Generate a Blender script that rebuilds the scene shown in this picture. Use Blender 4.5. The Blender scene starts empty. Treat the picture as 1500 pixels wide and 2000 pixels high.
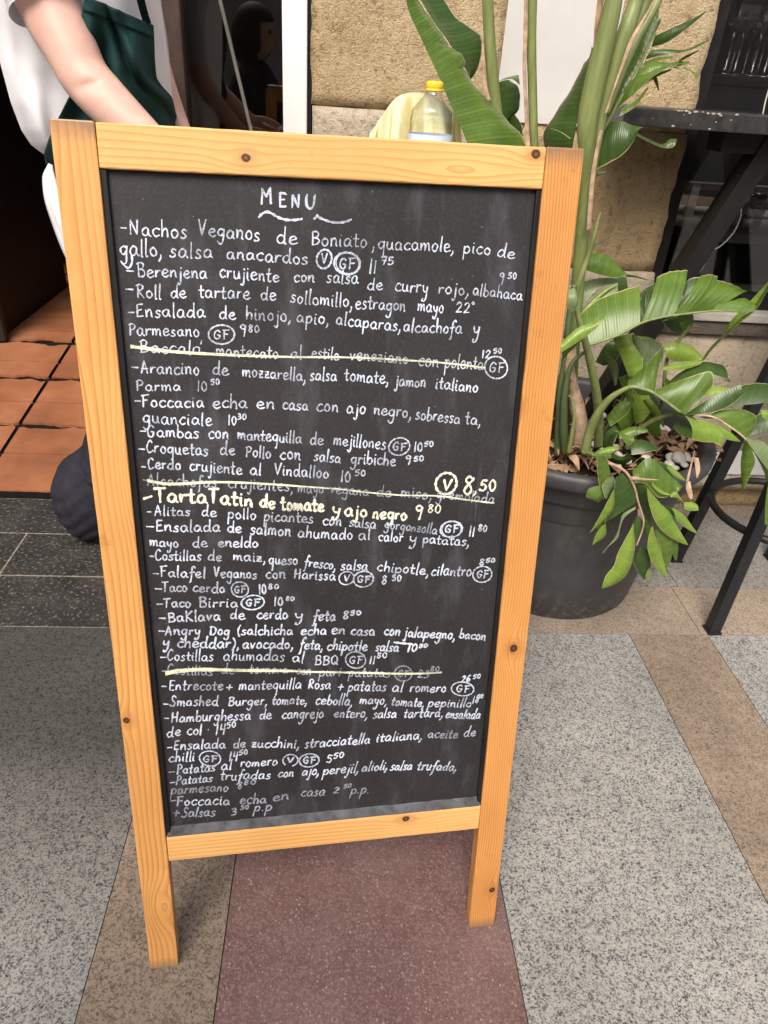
import bpy, bmesh, math, random
from mathutils import Vector, Matrix
random.seed(7)
C = bpy.context.scene
COL = C.collection

# ------------------------------------------------------------------ camera
EYE = Vector((0.0, 0.0, 1.1))
F = 1395.4                                   # focal length in pixels of a 1500 x 2000 frame
CR = Vector((0.9968244477348619, -0.0512876383497252, 0.06091468255351489))
CD = Vector((0.02516742833341487, -0.5228420408465615, -0.8520579797610519))
CF = Vector((0.07554879846278245, 0.8508852910210108, -0.519890950656885))
cam = bpy.data.cameras.new('camera'); camo = bpy.data.objects.new('camera', cam); COL.objects.link(camo)
cam.sensor_fit = 'VERTICAL'; cam.sensor_height = 36; cam.lens = F * 36 / 2000
cam.clip_start = 0.02; cam.clip_end = 200
m3 = Matrix((CR, -CD, -CF)).transposed()
camo.matrix_world = Matrix.Translation(EYE) @ m3.to_4x4()
C.camera = camo

# ------------------------------------------------------------------ world, sun, exposure
SUN_EL, SUN_AZ = math.radians(50), math.radians(200)     # azimuth measured clockwise from +Y
w = bpy.data.worlds.new('World'); C.world = w; w.use_nodes = True
nt = w.node_tree; bg = nt.nodes['Background']
sky = nt.nodes.new('ShaderNodeTexSky'); sky.sky_type = 'NISHITA'; sky.sun_disc = False
sky.sun_elevation = SUN_EL; sky.sun_rotation = SUN_AZ; sky.dust_density = 4.0; sky.ozone_density = 0.6
nt.links.new(sky.outputs[0], bg.inputs[0]); bg.inputs[1].default_value = 0.105
sl = bpy.data.lights.new('sun', 'SUN'); so = bpy.data.objects.new('sun', sl); COL.objects.link(so)
sl.energy = 2.0; sl.angle = math.radians(30); sl.color = (1.0, 0.95, 0.87)
sd = Vector((math.sin(SUN_AZ) * math.cos(SUN_EL), math.cos(SUN_AZ) * math.cos(SUN_EL), math.sin(SUN_EL)))
so.rotation_euler = sd.to_track_quat('Z', 'Y').to_euler()
C.view_settings.view_transform = 'Standard'; C.view_settings.look = 'None'
C.view_settings.exposure = 0.95; C.view_settings.gamma = 1.0
C.cycles.max_bounces = 8; C.cycles.transparent_max_bounces = 12
C.cycles.use_denoising = True

# ------------------------------------------------------------------ helpers: rays
def ray(x, y):
    return (CR * ((x - 750) / F) + CD * ((y - 1000) / F) + CF)
def at(x, y, Y):
    d = ray(x, y); return EYE + d * (Y / d.y)
def atz(x, y, z):
    d = ray(x, y); return EYE + d * ((z - EYE.z) / d.z)
def pxr(r, Y, x=750, y=500):                  # radius of r pixels seen at depth Y
    return r / F * Y / ray(x, y).y

# ------------------------------------------------------------------ helpers: objects
def tag(o, label=None, cat=None, group=None, kind=None):
    if label: o['label'] = label
    if cat: o['category'] = cat
    if group: o['group'] = group
    if kind: o['kind'] = kind
    return o
def empty(name, loc, label=None, cat=None, group=None):
    o = bpy.data.objects.new(name, None); COL.objects.link(o); o.location = loc
    o.empty_display_size = .05
    return tag(o, label, cat, group)
PARENT_INV = {}
def obj(name, bm, mat, parent=None, smooth=False, local=False):
    me = bpy.data.meshes.new(name)
    bmesh.ops.recalc_face_normals(bm, faces=bm.faces[:]) if not bm.faces.layers.int.get('keep') else None
    bm.to_mesh(me); bm.free()
    if smooth:
        for p in me.polygons: p.use_smooth = True
    for mm in (mat if isinstance(mat, (list, tuple)) else [mat]): me.materials.append(mm)
    o = bpy.data.objects.new(name, me); COL.objects.link(o)
    if parent:
        o.parent = parent
        if not local:
            o.matrix_parent_inverse = world_of(parent).inverted()
    return o
def world_of(o):
    m = o.matrix_basis.copy()
    if o.parent: m = world_of(o.parent) @ o.matrix_parent_inverse @ m
    return m
def bevel(bm, w, seg=2):
    bmesh.ops.bevel(bm, geom=bm.edges[:], offset=w, segments=seg, affect='EDGES', profile=.6)
def box(bm, x0, x1, y0, y1, z0, z1, bev=0):
    t = bmesh.new()
    vs = [t.verts.new((x, y, z)) for x in (x0, x1) for y in (y0, y1) for z in (z0, z1)]
    for f in ((0,1,3,2),(4,6,7,5),(0,4,5,1),(2,3,7,6),(0,2,6,4),(1,5,7,3)): t.faces.new([vs[i] for i in f])
    if bev: bevel(t, bev)
    merge(bm, t)
def merge(bm, t):
    me = bpy.data.meshes.new('tmp'); t.to_mesh(me); t.free(); bm.from_mesh(me); bpy.data.meshes.remove(me)
def crom(pts, n):
    """Catmull-Rom through tuples of any length; n samples per span; a doubled point is a corner"""
    P = [tuple(p) for p in pts]
    if len(P) < 3: 
        return [tuple(a + (b - a) * k / n for a, b in zip(P[0], P[1])) for k in range(n + 1)]
    out = []
    for i in range(len(P) - 1):
        p1, p2 = P[i], P[i + 1]
        if p1 == p2: continue
        p0 = P[i - 1] if i > 0 else p1
        p3 = P[i + 2] if i + 2 < len(P) else p2
        for k in range(n):
            t = k / n
            out.append(tuple(.5 * (2*b + (c - a)*t + (2*a - 5*b + 4*c - d)*t*t + (3*b - a - 3*c + d)*t**3) for a, b, c, d in zip(p0, p1, p2, p3)))
    out.append(P[-1]); return out
def resample(pts, n):
    L = [0]
    for a, b in zip(pts, pts[1:]): L.append(L[-1] + math.dist(a, b))
    T = L[-1] or 1e-9; out = []; j = 0
    for k in range(n):
        s = T * k / (n - 1)
        while j < len(L) - 2 and L[j + 1] < s: j += 1
        u = (s - L[j]) / max(L[j + 1] - L[j], 1e-9); u = min(max(u, 0), 1)
        out.append(tuple(a + (b - a) * u for a, b in zip(pts[j], pts[j + 1])))
    return out
def tube(bm, pts, seg=10, n=6, cap=True, flat=1.0):
    """pts: (x, y, z, r)"""
    Q = crom(pts, n) if n > 1 else [tuple(p) for p in pts]
    prev = None; rings = []
    uvl = bm.loops.layers.uv.verify()
    for i, q in enumerate(Q):
        a = Vector(Q[max(i - 1, 0)][:3]); b = Vector(Q[min(i + 1, len(Q) - 1)][:3])
        t = (b - a).normalized() if (b - a).length > 1e-9 else Vector((0, 0, 1))
        if prev is None:
            prev = t.orthogonal().normalized()
            e = Vector((0, 1, 0))
            if abs(t.dot(e)) < .9: prev = (e - t * e.dot(t)).normalized()
        prev = (prev - t * prev.dot(t)).normalized(); s = t.cross(prev)
        rings.append([bm.verts.new(Vector(q[:3]) + (prev * math.cos(2*math.pi*k/seg) * flat + s * math.sin(2*math.pi*k/seg)) * q[3]) for k in range(seg)])
    for i in range(len(rings) - 1):
        for k in range(seg):
            f = bm.faces.new((rings[i][k], rings[i][(k+1) % seg], rings[i+1][(k+1) % seg], rings[i+1][k]))
            for lp, (uu, vv) in zip(f.loops, ((k, i), (k+1, i), (k+1, i+1), (k, i+1))): lp[uvl].uv = (uu / seg, vv / 8)
    if cap:
        bm.faces.new(rings[0][::-1]); bm.faces.new(rings[-1])
    return bm
def lathe(bm, prof, seg=40, org=(0, 0, 0)):
    rings = []
    for r, z in prof:
        rings.append([bm.verts.new((org[0] + r*math.cos(2*math.pi*k/seg), org[1] + r*math.sin(2*math.pi*k/seg), org[2] + z)) for k in range(seg)] if r > 1e-6 else [bm.verts.new((org[0], org[1], org[2] + z))])
    for a, b in zip(rings, rings[1:]):
        for k in range(seg):
            if len(a) == 1 and len(b) == 1: continue
            if len(a) == 1: bm.faces.new((a[0], b[(k+1) % seg], b[k]))
            elif len(b) == 1: bm.faces.new((a[k], a[(k+1) % seg], b[0]))
            else: bm.faces.new((a[k], a[(k+1) % seg], b[(k+1) % seg], b[k]))
    return bm

# ------------------------------------------------------------------ helpers: materials
class N:
    """tiny expression layer over shader nodes"""
    def __init__(s, name, rough=.6, spec=.5):
        s.m = bpy.data.materials.new(name); s.m.use_nodes = True; s.t = s.m.node_tree
        s.b = s.t.nodes['Principled BSDF']; s.b.inputs['Roughness'].default_value = rough
        s.b.inputs['Specular IOR Level'].default_value = spec
    def node(s, kind, **kw):
        n = s.t.nodes.new(kind)
        for k, v in kw.items(): setattr(n, k, v)
        return n
    def put(s, sock, v):
        if hasattr(v, 'is_linked') or isinstance(v, bpy.types.NodeSocket): s.t.links.new(v, sock)
        elif isinstance(v, (tuple, list)) and len(v) == 3 and len(sock.default_value) == 4: sock.default_value = (*v, 1)
        else: sock.default_value = v
    def M(s, op, a, b=0, c=0, clamp=False):
        n = s.node('ShaderNodeMath', operation=op); n.use_clamp = clamp
        for i, v in enumerate((a, b, c)): s.put(n.inputs[i], v)
        return n.outputs[0]
    def coord(s, kind='Object', scale=(1, 1, 1), loc=(0, 0, 0)):
        c = s.node('ShaderNodeTexCoord').outputs[kind]
        mp = s.node('ShaderNodeMapping'); s.put(mp.inputs[0], c); mp.inputs['Scale'].default_value = scale; mp.inputs['Location'].default_value = loc
        return mp.outputs[0]
    def xyz(s, v):
        n = s.node('ShaderNodeSeparateXYZ'); s.put(n.inputs[0], v); return n.outputs
    def comb(s, x, y, z):
        n = s.node('ShaderNodeCombineXYZ')
        for i, v in enumerate((x, y, z)): s.put(n.inputs[i], v)
        return n.outputs[0]
    def noise(s, v, scale=5, detail=4, rough=.55, dist=0, color=False):
        n = s.node('ShaderNodeTexNoise'); s.put(n.inputs['Vector'], v); n.inputs['Scale'].default_value = scale
        n.inputs['Detail'].default_value = detail; n.inputs['Roughness'].default_value = rough; n.inputs['Distortion'].default_value = dist
        return n.outputs[1 if color else 0]
    def voro(s, v, scale=100, out='Color', feature='F1', rnd=1):
        n = s.node('ShaderNodeTexVoronoi', feature=feature); s.put(n.inputs['Vector'], v); n.inputs['Scale'].default_value = scale
        n.inputs['Randomness'].default_value = rnd
        return n.outputs[out]
    def ramp(s, f, stops, interp='LINEAR'):
        n = s.node('ShaderNodeValToRGB'); n.color_ramp.interpolation = interp; e = n.color_ramp.elements
        while len(e) < len(stops): e.new(.5)
        for k, (p, c) in enumerate(stops):
            e[k].position = p; e[k].color = (*c, 1) if isinstance(c, (tuple, list)) else (c, c, c, 1)
        s.put(n.inputs[0], f); return n.outputs[0]
    def mix(s, f, a, b, mode='MIX'):
        n = s.node('ShaderNodeMix', data_type='RGBA', blend_type=mode)
        s.put(n.inputs[0], f); s.put(n.inputs[6], a); s.put(n.inputs[7], b); return n.outputs[2]
    def bump(s, h, strength=.3, dist=.01):
        n = s.node('ShaderNodeBump'); n.inputs['Strength'].default_value = strength; n.inputs['Distance'].default_value = dist
        s.put(n.inputs['Height'], h); s.t.links.new(n.outputs[0], s.b.inputs['Normal']); return n
    def out(s, **kw):
        for k, v in kw.items(): s.put(s.b.inputs[k.replace('_', ' ')], v)
        return s.m
def srgb(r, g, b):
    f = lambda c: (c / 255 / 12.92) if c <= 10 else ((c / 255 + .055) / 1.055) ** 2.4
    return (f(r), f(g), f(b))
def plain(name, col, rough=.6, spec=.5, var=.12, scale=30, metallic=0, bump=0):
    n = N(name, rough, spec); v = n.coord()
    f = n.noise(v, scale, 4)
    c = n.mix(n.ramp(f, [(.3, 0.0), (.7, 1.0)]), tuple(x * (1 - var) for x in col), tuple(min(1, x * (1 + var)) for x in col))
    n.b.inputs['Metallic'].default_value = metallic
    if bump: n.bump(n.noise(v, scale * 4, 3), bump, .002)
    return n.out(Base_Color=c)

def granite(name, light, mid, dark, k=.5, scale=420, stain=.25, rough=.75, y_darken=None):
    """k: share of dark grains"""
    n = N(name, rough, .35); v = n.coord()
    wv = n.mix(.0016, v, n.noise(v, 900, 2, color=True), 'ADD')
    c1 = n.xyz(n.voro(wv, scale)); c2 = n.xyz(n.voro(wv, scale * .55))
    cl = n.noise(v, scale * .12, 3, .6)
    f = n.M('ADD', n.M('MULTIPLY', c1[0], .62), n.M('ADD', n.M('MULTIPLY', c2[1], .28), n.M('MULTIPLY', n.M('SUBTRACT', cl, .5), .5)))
    c = n.ramp(f, [(.12, light), (.40, tuple((a * .75 + b * .25) for a, b in zip(light, mid))), (.56, mid), (1.10 - k * .62, tuple((a * .5 + b * .5) for a, b in zip(mid, dark))), (1.16 - k * .62, dark)])
    st = n.ramp(n.noise(v, 3.2, 6, .65), [(.3, 1 - stain), (.65, 1.0)])
    c = n.mix(1, c, st, 'MULTIPLY')
    sp = n.ramp(n.noise(v, 24, 5, .7), [(.60, 0.0), (.72, .35)])
    c = n.mix(sp, c, tuple(x * .6 for x in mid))
    if y_darken:                                  # granite gets darker towards the doorway, gradient broken up by noise
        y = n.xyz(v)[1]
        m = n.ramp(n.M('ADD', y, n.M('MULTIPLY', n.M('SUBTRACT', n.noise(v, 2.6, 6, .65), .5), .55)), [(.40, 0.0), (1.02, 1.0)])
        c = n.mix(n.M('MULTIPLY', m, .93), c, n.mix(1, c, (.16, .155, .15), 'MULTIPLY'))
    n.bump(n.noise(v, scale * .8, 3), .10, .002)
    return n.out(Base_Color=c)

M = {}
M['granite'] = granite('light_granite', (.39, .37, .33), (.215, .208, .192), (.052, .053, .055), .62, 470, .28)
M['granite_left'] = granite('graded_granite', (.37, .352, .318), (.205, .198, .184), (.050, .051, .053), .62, 470, .3, y_darken=True)
M['granite_far'] = granite('grey_granite', (.32, .295, .26), (.20, .185, .165), (.075, .07, .066), .58, 470, .3)
M['beige'] = granite('beige_granite', (.33, .258, .19), (.225, .168, .118), (.105, .078, .056), .5, 400, .35)
M['beige_far'] = granite('pale_beige_granite', (.36, .29, .222), (.255, .20, .15), (.13, .105, .083), .5, 400, .3)
M['brown'] = granite('brown_granite', (.275, .215, .16), (.17, .128, .094), (.08, .062, .048), .55, 400, .38)
def red_slab():
    n = N('red_porphyry_slab', .68, .35); v = n.coord()
    wv = n.mix(.0016, v, n.noise(v, 900, 2, color=True), 'ADD')
    a = n.noise(v, 7, 6, .65)
    c = n.ramp(a, [(.3, (.100, .050, .045)), (.7, (.148, .080, .071))])
    g1 = n.xyz(n.voro(wv, 420)); g2 = n.xyz(n.voro(wv, 230)); d2 = n.voro(wv, 230, 'Distance')
    c = n.mix(n.ramp(g1[0], [(.45, 0.0), (1.0, .75)]), c, (.235, .150, .132))
    c = n.mix(n.ramp(g1[1], [(.6, 0.0), (1.0, .6)]), c, (.055, .028, .027))
    dots = n.M('MULTIPLY', n.M('GREATER_THAN', n.M('ADD', g2[0], n.M('MULTIPLY', n.noise(v, 30, 3), .3)), 1.06), n.ramp(d2, [(.18, 1.0), (.42, 0.0)]))
    c = n.mix(n.M('MULTIPLY', dots, .6), c, (.42, .34, .30))
    dust = n.noise(v, 4, 6, .7)
    c = n.mix(n.ramp(dust, [(.42, 0.0), (.75, .35)]), c, (.30, .22, .195))
    n.bump(g1[0], .06, .001)
    return n.out(Base_Color=c)
M['red'] = red_slab()
def dark_stone():
    n = N('dark_stone_paving', .62, .4); v = n.coord()
    a = n.noise(v, 12, 6, .65)
    c = n.ramp(a, [(.3, (.016, .015, .014)), (.6, (.034, .032, .029)), (.8, (.070, .062, .052))])
    sp = n.noise(v, 120, 3, .7)
    c = n.mix(n.ramp(sp, [(.56, 0.0), (.66, .85)]), c, (.22, .19, .155))
    sp2 = n.noise(v, 38, 5, .75)
    c = n.mix(n.ramp(sp2, [(.58, 0.0), (.68, .5)]), c, (.13, .115, .095))
    n.bump(n.noise(v, 60, 5), .25, .004)
    return n.out(Base_Color=c)
M['dark_stone'] = dark_stone()
def sandstone(name, a, b, dk, holes=.35):
    n = N(name, .9, .15); v = n.coord()
    big = n.noise(v, 4.5, 5, .6)
    c = n.ramp(big, [(.28, a), (.68, b)])
    st = n.noise(n.coord(scale=(6, 6, 1.6)), 5, 6, .7)
    c = n.mix(n.ramp(st, [(.5, 0.0), (.78, .55)]), c, dk)
    grain = n.noise(v, 260, 3, .7)
    c = n.mix(n.ramp(grain, [(.52, 0.0), (.7, holes)]), c, tuple(x * .35 for x in dk))
    pit = n.noise(v, 75, 5, .75)
    c = n.mix(n.ramp(pit, [(.54, 0.0), (.66, .65)]), c, tuple(x * .6 for x in dk))
    h = n.M('ADD', n.M('MULTIPLY', pit, -.8), n.M('MULTIPLY', grain, -.5)); h = n.M('ADD', h, n.M('MULTIPLY', big, .8))
    n.bump(h, .8, .012)
    return n.out(Base_Color=c)
M['stone'] = sandstone('sandstone_block', (.46, .335, .18), (.62, .485, .30), (.23, .15, .07), .55)
M['stone_low'] = sandstone('brown_sandstone', (.44, .305, .155), (.58, .43, .25), (.25, .155, .075), .5)
M['stone_pale'] = sandstone('pale_sandstone', (.50, .41, .30), (.60, .51, .39), (.30, .22, .15), .2)
M['plaster'] = plain('white_wall_plaster', (.56, .54, .505), .88, .15, .10, 5, bump=.15)
M['white_paint'] = plain('white_gloss_paint', (.80, .79, .77), .35, .4, .02, 10)
M['black_wood'] = plain('black_stained_wood', (.010, .009, .008), .5, .3, .35, 25, bump=.1)
M['brown_frame'] = plain('dark_brown_frame', (.052, .033, .027), .4, .5, .3, 30)
M['black_metal'] = plain('black_powder_coat', (.013, .0135, .014), .45, .4, .2, 60)
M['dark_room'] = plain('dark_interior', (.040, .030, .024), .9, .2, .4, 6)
M['marble'] = plain('white_marble', (.66, .65, .63), .35, .5, .06, 6)
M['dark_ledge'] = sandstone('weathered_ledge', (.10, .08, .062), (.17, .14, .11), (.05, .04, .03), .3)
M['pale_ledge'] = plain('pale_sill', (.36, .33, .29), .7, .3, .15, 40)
def potmat():
    n = N('dark_grey_plastic', .5, .45); v = n.coord()
    c = n.ramp(n.noise(v, 9, 5, .65), [(.3, (.038, .038, .040)), (.7, (.062, .061, .062))])
    dust = n.noise(n.coord(scale=(1, 1, .35)), 22, 6, .75)
    c = n.mix(n.ramp(dust, [(.52, 0.0), (.75, .5)]), c, (.13, .125, .118))
    z = n.xyz(v)[2]
    sp = n.M('MULTIPLY', n.ramp(n.noise(v, 60, 5, .75), [(.5, 0.0), (.62, 1.0)]), n.ramp(z, [(.0, .75), (.10, .0)]))
    c = n.mix(sp, c, (.20, .175, .145))
    n.bump(n.noise(v, 50, 4), .05, .002); return n.out(Base_Color=c)
M['pot'] = potmat()
M['soil'] = plain('dark_soil', (.03, .021, .015), .95, .1, .5, 90, bump=.8)
M['pebble'] = plain('white_pebble', (.62, .59, .54), .6, .3, .12, 60)
M['litter'] = plain('dry_leaf_litter', (.32, .205, .125), .85, .2, .45, 45)
M['dry'] = plain('dry_leaf_sheath', (.42, .29, .19), .8, .2, .35, 60, bump=.3)
M['shirt'] = plain('white_cotton', (.80, .78, .79), .9, .15, .03, 9, bump=.08)
M['apron'] = plain('dark_green_twill', (.012, .042, .039), .85, .2, .25, 14, bump=.15)
M['trouser'] = plain('dark_navy_cloth', (.021, .021, .028), .9, .15, .25, 40, bump=.1)
M['shoe'] = plain('black_leather', (.010, .010, .011), .45, .4, .2, 30)
M['hair'] = plain('dark_brown_hair', (.025, .016, .010), .6, .3, .4, 120)
M['cloth_yellow'] = plain('yellow_microfibre', (.74, .68, .40), .95, .1, .08, 70, bump=.3)
M['cap_yellow'] = plain('yellow_plastic', (.80, .56, .03), .35, .5, .05, 30)
M['steel_wood'] = plain('worn_oak_top', (.28, .17, .09), .5, .4, .3, 20)
M['cable'] = plain('white_cable', (.55, .53, .49), .5, .4, .05, 20)
M['copper'] = plain('brushed_brass', (.40, .26, .13), .3, .5, .2, 30, metallic=.8)
M['pale_thing'] = plain('pale_laminate', (.55, .53, .49), .5, .4, .2, 10)
M['facade'] = plain('cream_render', (.50, .44, .35), .9, .1, .12, 3)
def skin():
    n = N('pale_skin', .5, .35); v = n.coord()
    c = n.ramp(n.noise(v, 14, 4), [(.3, (.56, .335, .265)), (.7, (.66, .43, .35))])
    c = n.mix(n.ramp(n.noise(v, 55, 5, .7), [(.45, 0.0), (.75, .35)]), c, (.58, .29, .22))
    n.b.inputs['Subsurface Weight'].default_value = .25; n.b.inputs['Subsurface Radius'].default_value = (.012, .005, .003)
    n.b.inputs['Subsurface Scale'].default_value = .6
    n.bump(n.noise(v, 260, 2), .06, .001)
    return n.out(Base_Color=c)
M['skin'] = skin()
def glass(name, tint, trans, rough=.0, base=.05):
    n = N(name, rough); n.b.inputs['Base Color'].default_value = (*tint, 1)
    t = n.node('ShaderNodeBsdfTransparent'); t.inputs[0].default_value = (*trans, 1)
    g = n.node('ShaderNodeBsdfGlossy'); g.inputs['Roughness'].default_value = .01
    fr = n.node('ShaderNodeLayerWeight'); fr.inputs[0].default_value = .5
    mx = n.node('ShaderNodeMixShader'); k = n.M('ADD', n.M('MULTIPLY', n.M('POWER', fr.outputs[1], 4.0), .9), base, clamp=True)
    n.put(mx.inputs[0], k); n.t.links.new(t.outputs[0], mx.inputs[1]); n.t.links.new(g.outputs[0], mx.inputs[2])
    n.t.links.new(mx.outputs[0], n.t.nodes['Material Output'].inputs[0]); return n.m
M['glass'] = glass('window_glass', (1, 1, 1), (.8, .8, .78), 0, .075)
M['bottle'] = glass('clear_bottle_plastic', (1, 1, 1), (.95, .97, .965), 0, .12)
M['stemware'] = glass('clear_stemware', (1, 1, 1), (.86, .87, .88), 0, .16)
def tile():
    n = N('terracotta_tile', .55, .4); v = n.coord()
    a = n.noise(v, 5, 5, .6)
    c = n.ramp(a, [(.28, (.20, .072, .034)), (.5, (.285, .108, .050)), (.72, (.37, .160, .080))])
    sp = n.noise(v, 70, 4, .7)
    c = n.mix(n.ramp(sp, [(.6, 0.0), (.75, .5)]), c, (.20, .085, .04))
    n.bump(sp, .15, .002); return n.out(Base_Color=c)
M['tile'] = tile()
M['grout'] = plain('black_grout', (.010, .009, .008), .9, .1, .3, 40)
def leafmat(name, a, b, vein=.5, rough=.31):
    n = N(name, rough, .45)
    uv = n.node('ShaderNodeTexCoord').outputs['UV']; x, y, z = n.xyz(uv)
    v = n.coord()
    base = n.ramp(n.noise(v, 16, 4, .6), [(.3, a), (.7, b)])
    st = n.M('SINE', n.M('ADD', n.M('MULTIPLY', x, 260.0), n.M('MULTIPLY', n.noise(uv, 5, 2), 2.5)))
    st2 = n.M('SINE', n.M('ADD', n.M('MULTIPLY', x, 74.0), n.M('MULTIPLY', n.noise(uv, 4, 2), 3)))
    f = n.M('ADD', n.M('MULTIPLY', st, .5), n.M('MULTIPLY', st2, .5))
    c = n.mix(n.ramp(f, [(.0, 0.0), (.7, vein * .45), (1.0, vein)]), base, tuple(min(1, p * 1.35 + .01) for p in b))
    # dry, pale rim and brown flecks that belong to the leaf
    rim = n.ramp(n.M('ADD', y, n.M('MULTIPLY', n.M('SUBTRACT', n.noise(v, 40, 2), .5), .05)), [(.965, 0.0), (.985, .85)])
    c = n.mix(rim, c, (.44, .37, .20))
    c = n.mix(n.ramp(n.noise(v, 45, 5, .7), [(.70, 0.0), (.76, .6)]), c, (.30, .21, .10))
    n.b.inputs['Subsurface Weight'].default_value = 0
    n.bump(n.M('MULTIPLY', f, .5), .25, .0015)
    # thin leaf lets some light through
    tr = n.node('ShaderNodeBsdfTranslucent'); n.put(tr.inputs[0], n.mix(1, c, (1.5, 1.55, .6), 'MULTIPLY'))
    ms = n.node('ShaderNodeMixShader'); ms.inputs[0].default_value = .16
    n.t.links.new(n.b.outputs[0], ms.inputs[1]); n.t.links.new(tr.outputs[0], ms.inputs[2])
    n.t.links.new(ms.outputs[0], n.t.nodes['Material Output'].inputs[0])
    return n.out(Base_Color=c)
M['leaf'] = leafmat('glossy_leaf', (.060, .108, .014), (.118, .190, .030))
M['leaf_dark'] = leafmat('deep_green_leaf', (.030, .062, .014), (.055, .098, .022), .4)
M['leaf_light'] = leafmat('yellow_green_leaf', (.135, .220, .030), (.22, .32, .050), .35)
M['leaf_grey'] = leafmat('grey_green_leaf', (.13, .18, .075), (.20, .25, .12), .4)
def stemmat(name, a, b):
    n = N(name, .45, .4); v = n.coord(scale=(1, 1, .12))
    c = n.ramp(n.noise(v, 90, 4, .6), [(.3, a), (.7, b)])
    c = n.mix(n.ramp(n.noise(n.coord(), 30, 5, .7), [(.66, 0.0), (.75, .5)]), c, (.26, .19, .10))
    return n.out(Base_Color=c)
M['stem'] = stemmat('green_stalk', (.13, .165, .045), (.23, .26, .095))
M['stem_dark'] = stemmat('dull_green_stalk', (.055, .085, .03), (.10, .13, .05))

# ------------------------------------------------------------------ ground and paving
WALL = 1.847
def sheet(name, x0, x1, y0, y1, z, mat, label=None, kind='structure', gap=0.0015, th=.004):
    bm = bmesh.new(); box(bm, x0 + gap, x1 - gap, y0 + gap, y1 - gap, z - th, z)
    o = obj(name, bm, mat); tag(o, label, None, None, kind); return o
bm = bmesh.new(); box(bm, -30, 30, -30, 30, -.10, -.0085)
tag(obj('ground', bm, plain('joint_mortar', (.14, .125, .105), .95, .1, .3, 80)), kind='structure')
R0 = 1.269
rows = [(-1.2, -.322), (-.322, -.139), (-.139, .290), (.290, .720), (.720, .915), (.915, 1.9)]
def pave(name, x0, x1, y0, y1, mat, z=0.0, gap=.0009):
    bm = bmesh.new(); box(bm, x0 + gap, x1 - gap, y0 + gap, y1 - gap, -.008, z, 0)
    return tag(obj(name, bm, mat), kind='structure')
pave('pavement', .290, .720, -6, R0, M['granite'])
pave('pavement', .915, 5, -6, R0, M['granite'])
pave('pavement', .720, .915, -6, R0, M['beige'])
pave('pavement', -.139, .290, -6, R0, M['red'])
pave('pavement', -.322, -.139, -6, R0, M['brown'])
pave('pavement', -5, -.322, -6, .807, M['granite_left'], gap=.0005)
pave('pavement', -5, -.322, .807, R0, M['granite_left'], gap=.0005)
# dark rows before the doorway
for y0, y1, xs in ((R0, 1.459, (-5, -1.6, -.802, -.13)), (1.459, 1.646, (-5, -1.45, -.806, -.13)), (1.646, 1.826, (-5, -1.2, -.40, -.13))):
    for a, b in zip(xs, xs[1:]): pave('pavement', a, b, y0, y1, M['dark_stone'], gap=.0028)
bm = bmesh.new(); box(bm, -5, -.131, R0 + .001, 1.826, -.0082, -.0012); tag(obj('pavement', bm, plain('pale_mortar', (.24, .205, .16), .95, .1, .4, 60)), kind='structure')
pave('pavement', -.13, .9, R0, 1.459, M['beige_far'])
pave('pavement', .9, 5, R0, 1.459, M['beige_far'])
pave('pavement', -.13, .92, 1.459, 1.826, M['granite_far'])
pave('pavement', .92, 5, 1.459, 1.826, M['granite_far'])
pave('pavement', -.13, 5, 1.826, 1.96, M['beige_far'])

# ------------------------------------------------------------------ front wall of the house
def wallbox(name, x0, x1, z0, z1, mat, y0=WALL, y1=WALL + .35, label=None, cat='wall', rough=0, parent=None):
    bm = bmesh.new()
    if rough:
        nx = max(2, int((x1 - x0) / .025)); nz = max(2, int((z1 - z0) / .025))
        g = [[None] * (nz + 1) for _ in range(nx + 1)]
        for i in range(nx + 1):
            for k in range(nz + 1):
                edge = min(i, nx - i) == 0
                dx = random.uniform(-1, 1) * .0035 if edge else 0
                g[i][k] = bm.verts.new((x0 + (x1 - x0) * i / nx + dx, y0 + random.uniform(-1, 1) * rough, z0 + (z1 - z0) * k / nz))
        for i in range(nx):
            for k in range(nz): bm.faces.new((g[i][k], g[i+1][k], g[i+1][k+1], g[i][k+1]))
        # returns
        ring = [g[i][0] for i in range(nx + 1)] + [g[nx][k] for k in range(1, nz + 1)] + [g[i][nz] for i in range(nx - 1, -1, -1)] + [g[0][k] for k in range(nz - 1, 0, -1)]
        back = [bm.verts.new((v.co.x, y1, v.co.z)) for v in ring]
        for i in range(len(ring)):
            j = (i + 1) % len(ring); bm.faces.new((ring[i], back[i], back[j], ring[j]))
    else:
        box(bm, x0, x1, y0, y1, z0, z1)
    o = obj(name, bm, mat, parent, smooth=bool(rough))
    if parent is None: tag(o, label, cat)
    return o
house = empty('house_front', (0, WALL, 0), 'sandstone house front with a white plaster patch between doorway and bar window', 'house')
XL, XR, XP0, XP1 = -.064, .812, .350, .60
wallbox('stone_block', XL, XP0 - .001, 1.037, 2.9, M['stone'], rough=.0035, parent=house)
wallbox('stone_block', XL, XP0 + .07, .72, 1.034, M['stone_pale'], rough=.003, parent=house, y0=WALL - .003)
wallbox('stone_block', XL, .56, .0, .717, M['stone_low'], rough=.0035, parent=house)
mb = bmesh.new(); box(mb, XL + .004, XR - .004, WALL + .006, WALL + .33, .002, 2.88); obj('mortar_bed', mb, plain('sandy_mortar', (.36, .27, .165), .95, .1, .3, 40, bump=.4), house)
pl = bmesh.new(); box(pl, XP0, XP1, WALL - .007, WALL + .34, 1.028, 2.9, .002)
obj('plaster_patch', pl, M['plaster'], house)
wallbox('stone_block', XP1 + .001, XR, 1.05, 2.9, M['stone'], rough=.0045, parent=house)
wallbox('stone_block', XP0 + .072, XR, .715, 1.0265, M['stone_low'], rough=.0045, parent=house)
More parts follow.
